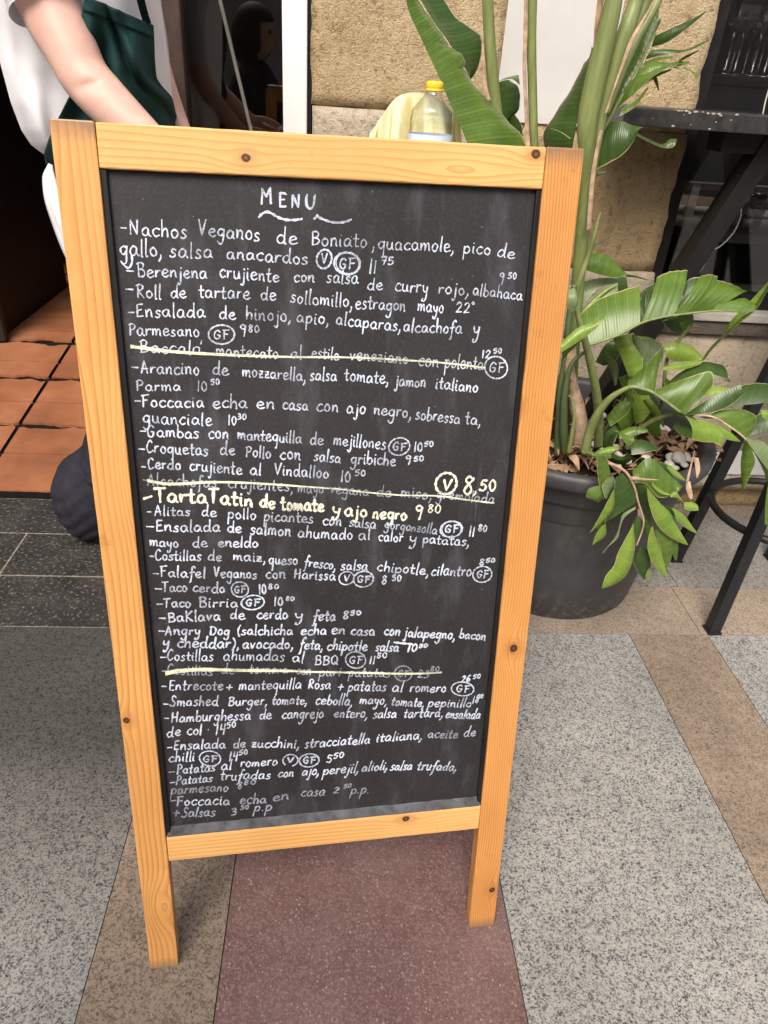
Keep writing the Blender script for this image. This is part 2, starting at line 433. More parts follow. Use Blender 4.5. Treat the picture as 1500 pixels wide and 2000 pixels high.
wallbox('stone_block', .562, XR + .006, .0, .712, M['stone_pale'], rough=.004, parent=house, y0=WALL - .004)
# under the bar window: sill, weathered ledge, stone, marble strip, base course
def strip(name, x0, x1, z0, z1, mat, y0, bev=.003):
    bm = bmesh.new(); box(bm, x0, x1, y0, WALL + .34, z0, z1, bev); return obj(name, bm, mat, house)
XW = XR + .008
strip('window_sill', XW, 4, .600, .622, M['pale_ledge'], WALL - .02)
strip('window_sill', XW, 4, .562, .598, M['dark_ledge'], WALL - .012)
wallbox('stone_block', XW, 4, .216, .560, M['stone_pale'], rough=.003, parent=house, y0=WALL + .004)
strip('marble_strip', XW, 4, .137, .214, M['marble'], WALL - .004)
wallbox('stone_block', XW, 4, .084, .135, M['stone_pale'], rough=.003, parent=house, y0=WALL + .004)
wallbox('stone_block', XW, 4, -.005, .082, M['stone_low'], rough=.004, parent=house, y0=WALL + .05)
# white door post and dark frame gap at the left pane
bm = bmesh.new(); box(bm, -.1265, -.0735, WALL - .018, WALL + .1, 0, 2.9, .004); obj('door_post', bm, M['white_paint'], house)
bm = bmesh.new(); box(bm, -.0725, -.0655, WALL + .004, WALL + .12, 0, 2.9); obj('joint_strip', bm, M['black_metal'], house)
bm = bmesh.new(); box(bm, -.395, -.338, WALL - .01, WALL + .06, .03, 2.9, .004); obj('door_frame', bm, M['brown_frame'], house)
bm = bmesh.new(); box(bm, -.337, -.1275, WALL + .02, WALL + .026, .03, 2.9); obj('glass_pane', bm, M['glass'], house)
bm = bmesh.new(); box(bm, -4, 4, WALL, WALL + .35, 2.902, 6.5); obj('upper_wall', bm, M['stone_low'], house)
bm = bmesh.new(); box(bm, -4, -1.9, WALL, WALL + .35, 0, 2.9); obj('stone_block', bm, M['stone_low'], house)
# bar window frame and panes
bm = bmesh.new(); box(bm, XW, XW + .03, WALL + .03, WALL + .08, .623, 2.9, .002); box(bm, 2.4, 2.43, WALL + .03, WALL + .08, .623, 2.9, .002)
box(bm, XW + .031, 2.399, WALL + .03, WALL + .08, .623, .66, .002)
obj('window_frame', bm, M['black_wood'], house)
bm = bmesh.new(); box(bm, XW + .03, 2.4, WALL + .05, WALL + .055, .66, 2.9); obj('window_glass', bm, M['glass'], house)

# ------------------------------------------------------------------ rooms behind (dark)
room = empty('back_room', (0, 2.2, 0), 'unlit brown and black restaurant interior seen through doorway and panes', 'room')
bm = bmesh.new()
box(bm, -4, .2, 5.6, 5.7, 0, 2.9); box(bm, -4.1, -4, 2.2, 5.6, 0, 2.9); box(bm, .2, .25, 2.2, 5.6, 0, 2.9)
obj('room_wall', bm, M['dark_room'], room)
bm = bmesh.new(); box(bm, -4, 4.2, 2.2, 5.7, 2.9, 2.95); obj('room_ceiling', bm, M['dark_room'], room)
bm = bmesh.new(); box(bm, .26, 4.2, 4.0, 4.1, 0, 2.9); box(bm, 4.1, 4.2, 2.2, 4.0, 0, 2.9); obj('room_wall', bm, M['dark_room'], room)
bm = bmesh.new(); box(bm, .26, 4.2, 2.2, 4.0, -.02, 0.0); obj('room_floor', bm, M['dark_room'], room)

# sloping tiled threshold, then level tiled floor
SL = .135; Z0 = .024; Y0 = 1.832
def ramp_pt(x, y):
    d = ray(x, y); # plane z = Z0 + SL*(Y-Y0)
    s = (Z0 + SL * (0 - Y0) - EYE.z) / (d.z - SL * d.y) if False else (EYE.z - Z0 + SL * Y0) / (SL * d.y - d.z)
    return EYE + d * s
ys = [ramp_pt(60, yy).y for yy in (953, 886, 830.5, 785, 738.5, 706, 666.5, 645)]
ys[0] = Y0
YT = ys[-1]; ZT = Z0 + SL * (YT - Y0)
pA, pB = ramp_pt(4.5, 881), ramp_pt(144, 663)
sx = (pB.x - pA.x) / (pB.y - pA.y)
thick = [.0035, .011, .0035, .012, .0035, .012, .0035]
bm = bmesh.new()
v = [bm.verts.new(c) for c in ((-4, Y0 - .004, -.02), (.2, Y0 - .004, -.02), (.2, YT, ZT - .012), (-4, YT, ZT - .012), (.2, Y0 - .004, Z0 - .006), (-4, Y0 - .004, Z0 - .006))]
bm.faces.new((v[5], v[4], v[2], v[3])); bm.faces.new((v[0], v[1], v[4], v[5]))
for a, b in (((.2, YT), (.2, 5.6)),):
    q = [bm.verts.new(c) for c in ((-4, YT, ZT - .012), (.2, YT, ZT - .012), (.2, 5.6, ZT - .012), (-4, 5.6, ZT - .012))]
    bm.faces.new(q)
tag(obj('room_floor', bm, M['grout']), kind='structure')
bm = bmesh.new()
bt = [0, .005, .025, .006, .030, .006, .034, .007]
allrows = [(ys[i] + bt[i] / 2, ys[i + 1] - bt[i + 1] / 2, bt[i], bt[i + 1], True) for i in range(len(ys) - 1)]
yy = YT + .003
while yy < 5.4: allrows.append((yy, yy + .15, .006, .006, False)); yy += .16
for (a, b, ga, gb, sl) in allrows:
    for j in range(-9, 5):
        xa = lambda Y: pA.x + sx * (Y - pA.y) if sl else pA.x + sx * (YT - pA.y)
        w_ = .33
        x0a, x1a = xa(a) + j * w_ + .006, xa(a) + (j + 1) * w_ - .006
        x0b, x1b = xa(b) + j * w_ + .006, xa(b) + (j + 1) * w_ - .006
        if min(x1a, x1b) > .19: continue
        n = 26; r0 = random.Random(j * 31 + int(a * 1000)); ph = r0.uniform(0, 6)
        Z = lambda Y: (Z0 + SL * (Y - Y0)) if sl else ZT
        wob = lambda k, gg: gg * .42 * (math.sin(k * .33 + ph) * .6 + math.sin(k * .9 + 2 * ph) * .3 + r0.uniform(-.25, .25)) if gg > .01 else r0.uniform(-.0008, .0008)
        lo, hi = [], []
        for k in range(n + 1):
            u = k / n; ya = a + wob(k, ga); yb = b + wob(k + 40, gb)
            if k in (0, n): ya = a + .002; yb = b - .002
            lo.append(bm.verts.new((x0a + (x1a - x0a) * u, ya, Z(ya)))); hi.append(bm.verts.new((x0b + (x1b - x0b) * u, yb, Z(yb))))
        dlo = [bm.verts.new((p.co.x, p.co.y, p.co.z - .008)) for p in lo]
        for k in range(n):
            bm.faces.new((lo[k], lo[k+1], hi[k+1], hi[k])); bm.faces.new((dlo[k], dlo[k+1], lo[k+1], lo[k]))
tag(obj('tiled_floor', bm, M['tile']), kind='structure')

# ------------------------------------------------------------------ the menu board (A-frame)
BYAW, BLEAN = 0.10445189967062105, 0.18776287856611784
BP = Vector((-0.23717023494228978, 0.5398504451389794, 0.0))
BE = Vector((math.cos(BYAW), math.sin(BYAW), 0)); BN = Vector((-math.sin(BYAW), math.cos(BYAW), 0))
BU = Vector((0, 0, 1)) * math.cos(BLEAN) + BN * math.sin(BLEAN)     # up along the board
BB = BE.cross(BU)                                                  # out of the face, towards the street
BW, BH = .50694, 1.0691
A_, C_ = .03884, .46706
T_, B1_, B2_ = BH - .03886, BH - .83357, BH - .87425
board = empty('menu_board', BP, 'tall pine A-frame chalkboard with a handwritten white MENU standing on the pavement', 'menu board')
bm3 = Matrix((BE, -BB, BU)).transposed()                           # local axes: x across, y into the board, z up
board.rotation_euler = bm3.to_euler()
def uv_of(x, y):
    """where the sight line of a photo point meets the board face"""
    d = ray(x, y); s = (BP - EYE).dot(BB) / d.dot(BB); p = EYE + d * s - BP
    return p.dot(BE), p.dot(BU)
def wood(name, axis, col, knots=(), swirls=(), F0=130, seed=0.0, warp=.006, slope=0.0):
    """pine: latewood lines along the axis that part round the knots"""
    n = N(name, .42, .45); v = n.coord(loc=(seed, seed * .7, 0))
    x, y, z = n.xyz(n.coord())
    a, l = (x, z) if axis == 'z' else (z, x)
    a = n.M('ADD', a, n.M('MULTIPLY', l, slope))
    wv = n.comb(n.M('MULTIPLY', a, 7.0), n.M('MULTIPLY', y, 7.0), n.M('ADD', n.M('MULTIPLY', l, 1.6), seed))
    f = n.M('ADD', a, n.M('MULTIPLY', n.M('SUBTRACT', n.noise(wv, 1.6, 2, .45), .5), warp * 3.4))
    dark = 0.0; ring = 0.0
    for (ka, kl, r, sa, slg, pull, spot) in [(*k, 1) for k in knots] + [(*k, 0) for k in swirls]:
        da = n.M('SUBTRACT', a, ka); dl = n.M('SUBTRACT', l, kl)
        d2 = n.M('ADD', n.M('POWER', n.M('ABSOLUTE', n.M('DIVIDE', da, sa)), 2), n.M('POWER', n.M('ABSOLUTE', n.M('DIVIDE', dl, slg)), 2))
        e = n.M('EXPONENT', n.M('MULTIPLY', d2, -1.0))
        # lines bend towards rings around the knot
        rr = n.M('SQRT', n.M('ADD', d2, .0004))
        f = n.M('ADD', n.M('MULTIPLY', f, n.M('SUBTRACT', 1.0, e)), n.M('MULTIPLY', e, n.M('ADD', n.M('MULTIPLY', rr, pull), ka)))
        if spot:
            q = n.M('SQRT', n.M('ADD', n.M('POWER', n.M('ABSOLUTE', da), 2), n.M('POWER', n.M('ABSOLUTE', n.M('MULTIPLY', dl, .85)), 2)))
            q = n.M('ADD', q, n.M('MULTIPLY', n.M('SUBTRACT', n.noise(v, 260, 2), .5), r * .5))
            k = n.ramp(n.M('DIVIDE', q, r), [(.1, .72), (.45, 1.0), (.85, 1.0), (1.0, .0)])
            dark = n.M('MAXIMUM', dark, k)
            h = n.ramp(n.M('DIVIDE', q, r * 3.4), [(.1, .7), (1.0, 0.0)])
            ring = n.M('MAXIMUM', ring, h)
    t = n.M('FRACT', n.M('MULTIPLY', f, F0))
    line = n.ramp(t, [(0.0, .06), (.45, .20), (.78, .70), (.92, 1.0), (1.0, .06)])
    amp = n.ramp(n.noise(wv, 3.1, 3), [(.3, .5), (.65, 1.0)])
    lt, md, dk = col
    c = n.mix(n.M('MULTIPLY', line, amp), lt, md)
    fib = n.noise(n.comb(n.M('MULTIPLY', a, 900), n.M('MULTIPLY', y, 300), n.M('MULTIPLY', l, 22)), 1, 3, .6)
    c = n.mix(n.ramp(fib, [(.42, .0), (.75, .28)]), c, md)
    blotch = n.noise(v, 7, 3)
    c = n.mix(n.ramp(blotch, [(.35, .0), (.75, .35)]), c, tuple(p * .82 for p in md))
    c = n.mix(n.M('MULTIPLY', ring, .75), c, tuple((p * .55 + q * .45) for p, q in zip(md, dk)))
    c = n.mix(dark, c, dk)
    dirt = n.noise(v, 90, 5, .75)
    c = n.mix(n.ramp(dirt, [(.70, 0.0), (.76, .55)]), c, (.10, .055, .03))
    scuff = n.noise(v, 34, 6, .75)
    c = n.mix(n.ramp(scuff, [(.60, 0.0), (.74, .38)]), c, tuple(p * .45 for p in md))
    if axis == 'z':                            # soiled end grain, top and foot
        ed = n.ramp(n.M('ADD', n.M('ABSOLUTE', n.M('SUBTRACT', l, BH / 2)), n.M('MULTIPLY', n.M('SUBTRACT', scuff, .5), .022)), [(.515, 0.0), (.534, .8)])
        c = n.mix(ed, c, (.20, .125, .075))
    scr = n.noise(n.comb(n.M('MULTIPLY', a, 60), n.M('MULTIPLY', y, 60), n.M('MULTIPLY', l, 260)), 1, 2, .5)
    c = n.mix(n.ramp(scr, [(.76, 0.0), (.80, .35)]), c, tuple(min(1, p * 1.3) for p in lt))
    n.bump(n.M('ADD', n.M('MULTIPLY', line, -.4), n.M('MULTIPLY', dirt, -.6)), .12, .0012)
    return n.out(Base_Color=c)
PALE = ((.80, .46, .172), (.58, .28, .075), (.075, .030, .013))
ORNG = ((.66, .315, .092), (.40, .150, .032), (.055, .018, .008))
WARM = ((.73, .375, .122), (.42, .170, .038), (.07, .026, .010))
def kn(px, py, r, sa, sl, pull):
    u, v = uv_of(px, py); return u, v, r, sa, sl, pull
def kz(*a): u, v, r, sa, sl, p = kn(*a); return (u, v, r, sa, sl, p)
def kx(*a): u, v, r, sa, sl, p = kn(*a); return (v, u, r, sa, sl, p)
W_L = wood('pine_left_post', 'z', WARM, [kz(247, 1407, .0042, .007, .020, .010)],
           [kz(322, 1772, 0, .017, .035, .022), kz(300, 935, 0, .022, .060, .026), kz(150, 560, 0, .010, .09, .008)], 150, 3.1, .007)
W_R = wood('pine_right_post', 'z', ORNG, [kz(1024, 799, .0046, .012, .030, .012), kz(1012, 1266, .0052, .013, .028, .014), kz(962, 1738, .0046, .013, .028, .012)],
           [], 290, 11.7, .006, .012)
W_T = wood('pine_top_rail', 'x', PALE, [kx(480, 308, .0040, .010, .022, .011), kx(1047, 301, .0045, .009, .018, .012)], [kx(900, 330, 0, .012, .05, .012)], 165, 22.3, .008)
W_B = wood('pine_bottom_rail', 'x', PALE, [kx(793, 1600, .0048, .010, .026, .012)], [], 150, 31.4, .006)
W_X = wood('pine_back_frame', 'z', WARM, [], [], 150, 41.0, .006)
TH = .021
def plank(name, x0, x1, z0, z1, mat, y0=0.0, y1=TH, parent=None, chip=.0016):
    bm = bmesh.new()
    box(bm, x0, x1, y0, y1, z0, z1)
    bmesh.ops.subdivide_edges(bm, edges=[e for e in bm.edges if abs((e.verts[0].co - e.verts[1].co).z) > .2 or abs((e.verts[0].co - e.verts[1].co).x) > .2], cuts=40, use_grid_fill=True)
    bm.edges.ensure_lookup_table()
    sharp = [e for e in bm.edges if len(e.link_faces) == 2 and e.calc_face_angle() > 1]
    bmesh.ops.bevel(bm, geom=sharp, offset=chip, segments=2, affect='EDGES', profile=.5)
    rr = random.Random(int(x0 * 1e4) + int(z0 * 1e4))
    for v in bm.verts:
        v.co.x += rr.uniform(-1, 1) * .00022; v.co.z += rr.uniform(-1, 1) * .00022; v.co.y += rr.uniform(-1, 1) * .0001
    return obj(name, bm, mat, parent or board, smooth=False, local=True)
plank('post', 0, A_ - .0004, 0, BH, W_L)
plank('post', C_ + .0004, BW, 0, BH, W_R)
plank('top_rail', A_, C_, T_, BH - .0008, W_T, .0006, TH)
plank('bottom_rail', A_, C_, B2_, B1_, W_B, .0008, TH)
def slate():
    n = N('blackboard_paint', .55, .35); v = n.coord()
    x, y, z = n.xyz(v)
    a = n.noise(n.coord(scale=(1, 1, .55)), 6, 5, .6)
    c = n.ramp(a, [(.3, (.015, .014, .0145)), (.7, (.029, .0265, .0275))])
    # rubbed-out chalk: soft grey wipes and drips
    s1 = n.noise(n.coord(scale=(5, 1, 1.5), loc=(3, 0, 1)), 4, 5, .65)
    c = n.mix(n.ramp(s1, [(.53, 0.0), (.78, .17)]), c, (.30, .31, .36))
    s2 = n.noise(n.coord(scale=(30, 1, 2.2)), 3, 3, .6)
    c = n.mix(n.ramp(s2, [(.64, 0.0), (.82, .14)]), c, (.34, .35, .42))
    d = n.noise(v, 210, 2, .6)
    c = n.mix(n.ramp(d, [(.755, 0.0), (.79, .5)]), c, (.36, .35, .34))
    g = n.noise(n.coord(scale=(1, 1, 1)), 420, 2)
    c = n.mix(n.ramp(g, [(.5, 0.0), (.8, .10)]), c, (.2, .2, .2))
    n.bump(n.noise(v, 350, 2), .08, .0005)
    return n.out(Base_Color=c)
bm = bmesh.new(); box(bm, A_ - .004, C_ + .004, .0085, .0135, B1_ - .004, T_ + .004)
PY = .0085
panel = obj('chalkboard_panel', bm, slate(), board, local=True)
bm = bmesh.new()
bm.free()
for xa, xb in ((A_ - .001, A_ + .0055), (C_ - .0052, C_ + .001)):
    bm = bmesh.new(); box(bm, xa, xb, .0035, .0083, B1_ + .0005, T_ - .0005, .001); obj('edge_strip', bm, M['black_wood'], board, local=True)
bm = bmesh.new()
n_ = 60
lo = []; 
for k in range(n_ + 1):
    x = A_ + .002 + (C_ - A_ - .004) * k / n_; j = random.uniform(-.0009, .0009)
    lo.append([bm.verts.new((x, .0012 + j * .3, B1_ + .0006)), bm.verts.new((x, .0016, B1_ + .004 + j)), bm.verts.new((x, .0083, B1_ + .0115 + j * .6))])
for k in range(n_):
    for q in range(2): bm.faces.new((lo[k][q], lo[k+1][q], lo[k+1][q+1], lo[k][q+1]))
obj('chalk_ledge', bm, plain('dusty_grey_ledge', (.085, .085, .092), .8, .2, .45, 60), board, local=True, smooth=True)
# rear frame of the A
RT = -2 * BLEAN
def rear(p):                                  # rear frame hinged at the top, mirrored lean
    x, y, z = p; y = y - TH - .003; z = z - BH
    return (x, TH + .003 + y * math.cos(RT) - z * math.sin(RT) * -1 * -1 if False else TH + .003 + y * math.cos(-RT) - z * math.sin(-RT), BH + y * math.sin(-RT) + z * math.cos(-RT))
for (nm, x0, x1, z0, z1) in (('rear_post', 0, A_, -.0, BH - .012), ('rear_post', C_, BW, -.0, BH - .012), ('rear_rail', A_ + .0005, C_ - .0005, BH - .05, BH - .012), ('rear_rail', A_ + .0005, C_ - .0005, B2_, B1_), ('rear_panel', A_ + .0005, C_ - .0005, B1_ + .0005, BH - .0505)):
    bm = bmesh.new(); box(bm, x0, x1, TH + .003 + (.006 if 'panel' in nm else 0), TH + .024 - (.006 if 'panel' in nm else 0), z0, z1, .001)
    for v in bm.verts: v.co = Vector(rear(v.co))
    obj(nm, bm, M['black_wood'] if 'panel' in nm else W_X, board, local=True)
for x0 in (.07, .40):
    bm = bmesh.new(); tube(bm, [(x0, TH + .0015, BH - .016, .003), (x0 + .055, TH + .0015, BH - .016, .003)], 10, 1)
    obj('hinge', bm, plain('worn_brass_hinge', (.55, .43, .27), .4, .5, .2, 60, metallic=.5), board, local=True)

# ------------------------------------------------------------------ handwriting: a stroke alphabet (x-height 1)
G = {}
def g(ch, w, s):
    G[ch] = (w, [[tuple(float(q) for q in p.split(',')) for p in st.split()] for st in s.split('|')])
g('a', .95, '.74,.82 .45,1 .14,.7 .12,.25 .38,.02 .64,.25 .76,.85 .76,.85 .76,.25 .95,.02')
g('b', .85, '.14,1.95 .12,.06 .12,.06 .14,.55 .45,.95 .78,.6 .68,.14 .38,-.02 .13,.14')
g('c', .75, '.74,.84 .48,1 .15,.68 .12,.3 .4,0 .76,.16')
g('d', .95, '.74,.78 .45,.98 .14,.66 .12,.22 .4,0 .66,.22 .78,.6|.82,1.95 .78,.25 .96,.0')
g('e', .85, '.12,.46 .46,.52 .74,.74 .5,1.0 .18,.76 .12,.3 .42,0 .84,.2')
g('f', .62, '.74,1.7 .58,1.95 .4,1.6 .33,.5 .22,-.72 .02,-.9|.04,.8 .66,.95')
g('g', .88, '.72,.84 .42,1 .13,.66 .2,.22 .5,.12 .73,.55|.76,.98 .74,.0 .6,-.78 .3,-.92 .06,-.62')
g('h', .85, '.14,1.95 .12,0 .12,0 .16,.55 .44,.95 .68,.75 .72,0')
g('i', .36, '.16,.95 .15,.15 .3,.0|.17,1.38 .19,1.46')
g('j', .42, '.3,.95 .3,-.4 .14,-.9 -.1,-.68|.32,1.38 .34,1.46')
g('k', .8, '.14,1.95 .12,0|.66,.95 .16,.45 .16,.45 .74,0')
g('K', 1.0, '.16,1.75 .14,0|.86,1.7 .2,.85 .2,.85 .9,0')
g('l', .34, '.2,1.95 .15,.1 .26,.0')
g('m', 1.25, '.1,.95 .12,0 .12,0 .2,.65 .42,.95 .56,.7 .58,0 .58,0 .66,.65 .88,.95 1.04,.7 1.08,.15 1.18,0')
g('n', .85, '.1,.95 .12,0 .12,0 .2,.62 .46,.97 .66,.7 .68,.15 .8,0')
g('o', .82, '.42,1 .14,.72 .14,.25 .42,0 .7,.28 .68,.74 .42,1 .34,.96')
g('p', .85, '.12,.95 .1,-.92|.12,.5 .3,.9 .56,.95 .76,.6 .62,.14 .32,.04 .13,.2')
g('q', .88, '.72,.84 .42,1 .13,.66 .2,.22 .5,.12 .73,.55|.76,.98 .72,-.85 .58,-.95')
g('r', .66, '.12,.95 .12,0 .12,0 .16,.55 .36,.92 .64,.9')
g('s', .68, '.62,.86 .4,1 .18,.8 .3,.58 .56,.36 .5,.08 .26,0 .06,.12')
g('t', .62, '.3,1.6 .28,.25 .42,.0 .6,.1|.02,.98 .6,1.02')
g('u', .88, '.12,.95 .12,.28 .34,0 .6,.18 .7,.95 .7,.95 .72,.2 .86,0')
g('v', .75, '.08,.95 .34,0 .34,0 .68,.98')
g('y', .78, '.1,.95 .16,.45 .36,.22 .62,.45 .68,.95 .68,.95 .62,-.2 .42,-.85 .12,-.9 .16,-.6')
g('z', .72, '.1,.92 .62,.95 .62,.95 .1,.02 .1,.02 .68,.06|.16,.5 .6,.5')
g('x', .7, '.1,.95 .62,0|.62,.95 .08,0')
g('A', 1.0, '.06,0 .46,1.75 .46,1.75 .84,0|.14,.62 .82,.66')
g('B', .95, '.14,1.72 .14,0|.02,1.55 .4,1.78 .74,1.5 .6,1.05 .2,.92 .2,.92 .64,.86 .86,.5 .66,.08 .1,.0')
g('C', .9, '.82,1.45 .56,1.78 .22,1.4 .1,.7 .26,.1 .56,0 .86,.25')
g('D', 1.0, '.16,1.72 .14,.02|.04,1.62 .5,1.7 .86,1.25 .84,.5 .5,.05 .1,.02')
g('E', .85, '.74,1.7 .2,1.68 .2,1.68 .14,.04 .14,.04 .76,.08|.18,.88 .62,.94')
g('F', .85, '.2,1.7 .16,0|.04,1.68 .82,1.78|.18,.92 .66,.98')
g('G', 1.05, '.84,1.4 .56,1.72 .2,1.3 .12,.6 .34,.06 .7,.1 .84,.75 .84,.75 .52,.76')
g('H', 1.05, '.16,1.75 .14,0|.84,1.75 .84,0|.16,.86 .84,.92')
g('M', 1.25, '.12,0 .2,1.75 .2,1.75 .56,.8 .56,.8 .98,1.8 .98,1.8 1.02,.05')
g('N', 1.1, '.14,0 .2,1.75 .2,1.75 .8,.06 .8,.06 .86,1.78')
g('P', .9, '.2,1.72 .18,0|.06,1.6 .44,1.8 .8,1.5 .66,1.0 .22,.82')
g('Q', 1.1, '.5,1.75 .14,1.3 .14,.45 .5,0 .86,.45 .86,1.3 .5,1.75|.56,.5 1.02,-.06')
g('R', .95, '.2,1.72 .18,0|.06,1.6 .44,1.8 .78,1.5 .62,1.02 .22,.88 .22,.88 .86,0')
g('S', .9, '.78,1.5 .5,1.78 .2,1.45 .4,1.0 .72,.6 .6,.1 .28,0 .06,.25')
g('T', .95, '.46,1.7 .42,0|.0,1.66 .94,1.76')
g('U', 1.0, '.12,1.75 .14,.5 .4,0 .72,.4 .82,1.75')
g('V', .95, '.08,1.75 .42,0 .42,0 .86,1.8')
g('0', .85, '.42,1.62 .14,1.15 .16,.4 .42,0 .72,.45 .68,1.2 .42,1.62')
g('1', .42, '.24,1.65 .2,0')
g('2', .85, '.12,1.25 .4,1.62 .68,1.25 .4,.55 .08,.04 .08,.04 .76,.06')
g('3', .8, '.14,1.5 .46,1.62 .6,1.2 .3,.88 .3,.88 .66,.7 .56,.15 .12,.05')
g('4', .85, '.16,1.6 .12,.75 .12,.75 .72,.85|.64,1.6 .6,0')
g('5', .85, '.74,1.6 .24,1.56 .24,1.56 .18,.92 .5,1.0 .72,.6 .5,.05 .1,.12')
g('6', .85, '.66,1.6 .26,1.1 .14,.45 .4,0 .7,.4 .5,.8 .18,.5')
g('7', .8, '.1,1.56 .74,1.62 .74,1.62 .36,0|.18,.8 .7,.86')
g('8', .82, '.66,1.4 .4,1.65 .18,1.3 .44,.88 .68,.4 .42,0 .14,.35 .36,.86 .68,1.35 .6,1.5')
g('9', .8, '.66,1.35 .36,1.62 .12,1.25 .32,.88 .62,1.1 .68,1.45 .68,1.45 .62,.3 .5,-.3')
g('-', .6, '.04,.62 .56,.66')
g('+', .8, '.4,1.1 .38,.1|.02,.6 .76,.62')
g(',', .3, '.2,.14 .18,-.2 .02,-.55')
g('.', .3, '.12,.06 .16,.12')
g('(', .5, '.44,1.9 .16,1.1 .14,.4 .36,-.3')
g(')', .5, '.06,1.9 .36,1.2 .36,.4 .08,-.3')
g("'", .2, '.1,1.9 .06,1.45')
g('~', .4, '.22,1.65 .08,1.4 .22,1.2 .36,1.4 .22,1.65')
for ch in 'Á': pass
g('à', .95, '.74,.82 .45,1 .14,.7 .12,.25 .38,.02 .64,.25 .76,.85 .76,.85 .76,.25 .95,.02|.98,1.9 .92,1.4')

ZR = {1: (200, 340, 3.409), 2: (620, 400, 3.409), 3: (220, 660, 3.571), 4: (620, 700, 3.571), 5: (260, 960, 3.947), 6: (620, 960, 3.947), 7: (290, 1260, 4.286), 8: (600, 1260, 3.947)}
class Chalk:
    def __init__(s): s.bm = bmesh.new(); s.k = 0; s.r = random.Random(5)
    def stroke(s, pts, w, closed=False):
        """pts in board metres, a flat ribbon with round ends lying on the panel"""
        s.k += 1
        y0 = PY - .00025 - .000018 * (s.k % 17)
        P = [Vector((a, b)) for a, b in pts]
        Q = [P[0]]
        for p in P[1:]:
            if (p - Q[-1]).length > w * .22: Q.append(p)
        if len(Q) == 1: Q.append(Q[0] + Vector((w * .3, 0)))
        L = []; n = len(Q); ph = s.r.uniform(0, 6)
        for i, q in enumerate(Q):
            t = (Q[min(i + 1, n - 1)] - Q[max(i - 1, 0)]); t = t.normalized() if t.length > 1e-9 else Vector((1, 0))
            nn = Vector((-t.y, t.x)); ww = w * .5 * (1 + .24 * math.sin(i * .7 + ph) + s.r.uniform(-.18, .18))
            L.append((q, t, nn, ww))
        V = lambda p, i: s.bm.verts.new((p.x, y0 - .0000007 * i, p.y))
        rows = []
        q, t, nn, ww = L[0]; rows.append((V(q - t*ww*.8 + nn*ww*.5, 0), V(q - t*ww*.8 - nn*ww*.5, 0)))
        for i, (q, t, nn, ww) in enumerate(L): rows.append((V(q + nn*ww, i), V(q - nn*ww, i)))
        q, t, nn, ww = L[-1]; rows.append((V(q + t*ww*.8 + nn*ww*.5, n), V(q + t*ww*.8 - nn*ww*.5, n)))
        for a, b in zip(rows, rows[1:]): s.bm.faces.new((a[0], b[0], b[1], a[1]))
    def word(s, z, text, x0, y0, x1, y1, xh, w=3.2, slant=.04, jit=1.0):
        ox, oy, k = ZR[z]
        p0 = Vector(uv_of(ox + x0 / k, oy + y0 / k)); p1 = Vector(uv_of(ox + x1 / k, oy + y1 / k))
        m = uv_of(ox + (x0 + x1) / 2 / k, oy + (y0 + y1) / 2 / k); m2 = uv_of(ox + (x0 + x1) / 2 / k, oy + ((y0 + y1) / 2 - xh) / k)
        h = m2[1] - m[1]; sw = h / xh * k * w * (.86 if z < 7 else .70)
        gap = .16; adv = sum(G[c][0] for c in text) + gap * (len(text) - 1)
        ex = (p1 - p0) / adv; ey = Vector((-(p1 - p0).y, (p1 - p0).x)).normalized() * h * .35 + Vector((0, h)) * .65
        sl = Vector((slant * h, 0)); x = 0
        for c in text:
            wd, st = G[c]; jy = s.r.uniform(-.07, .07) * jit; js = 1 + s.r.uniform(-.08, .08) * jit; jr = s.r.uniform(-.05, .05) * jit
            for q in st:
                q = [(a + s.r.uniform(-.035, .035) * jit, b + s.r.uniform(-.03, .03) * jit) if i == 0 or q[i] != q[i - 1] else None for i, (a, b) in enumerate(q)]
                for i in range(len(q)):
                    if q[i] is None: q[i] = q[i - 1]
                cv = crom(q, 5)
                s.stroke([tuple(p0 + ex * (x + a) + ey * ((b * js) + jy) + sl * b * js + ey * (a * jr)) for a, b in cv], sw)
            x += wd + gap
    def line(s, pts, w=3.2):
        """pts: (zoom, x, y)"""
        P = [uv_of(ZR[z][0] + x / ZR[z][2], ZR[z][1] + y / ZR[z][2]) for z, x, y in pts]
        a = uv_of(700, 1000); b = uv_of(700, 1010)
        s.stroke(crom(P, 10), w * abs(a[1] - b[1]) / 10)
    def ring(s, z, x, y, rx, ry, w=2.6, open_=0.0):
        a0 = s.r.uniform(0, 6); pts = []
        for i in range(25):
            t = a0 + (2 * math.pi + .35 - open_) * i / 24; e = 1 + .05 * math.sin(2 * t + a0) + .03 * i / 24
            pts.append((z, x + rx * e * math.cos(t), y + ry * e * math.sin(t)))
        s.line(pts, w)
    def gf(s, z, x, y, rx, ry, w=2.9, ring=2.5):
        s.ring(z, x, y, rx, ry, ring); s.word(z, 'GF', x - rx * .66, y + ry * .42, x + rx * .66, y + ry * .48, ry * .52, w)
    def vee(s, z, x, y, rx, ry, w=3.0, ring=2.5, open_=0.0):
        s.ring(z, x, y, rx, ry, ring, open_); s.word(z, 'V', x - rx * .42, y + ry * .48, x + rx * .45, y + ry * .48, ry * .55, w)
    def done(s, name, mat):
        return obj(name, s.bm, mat, board, local=True)
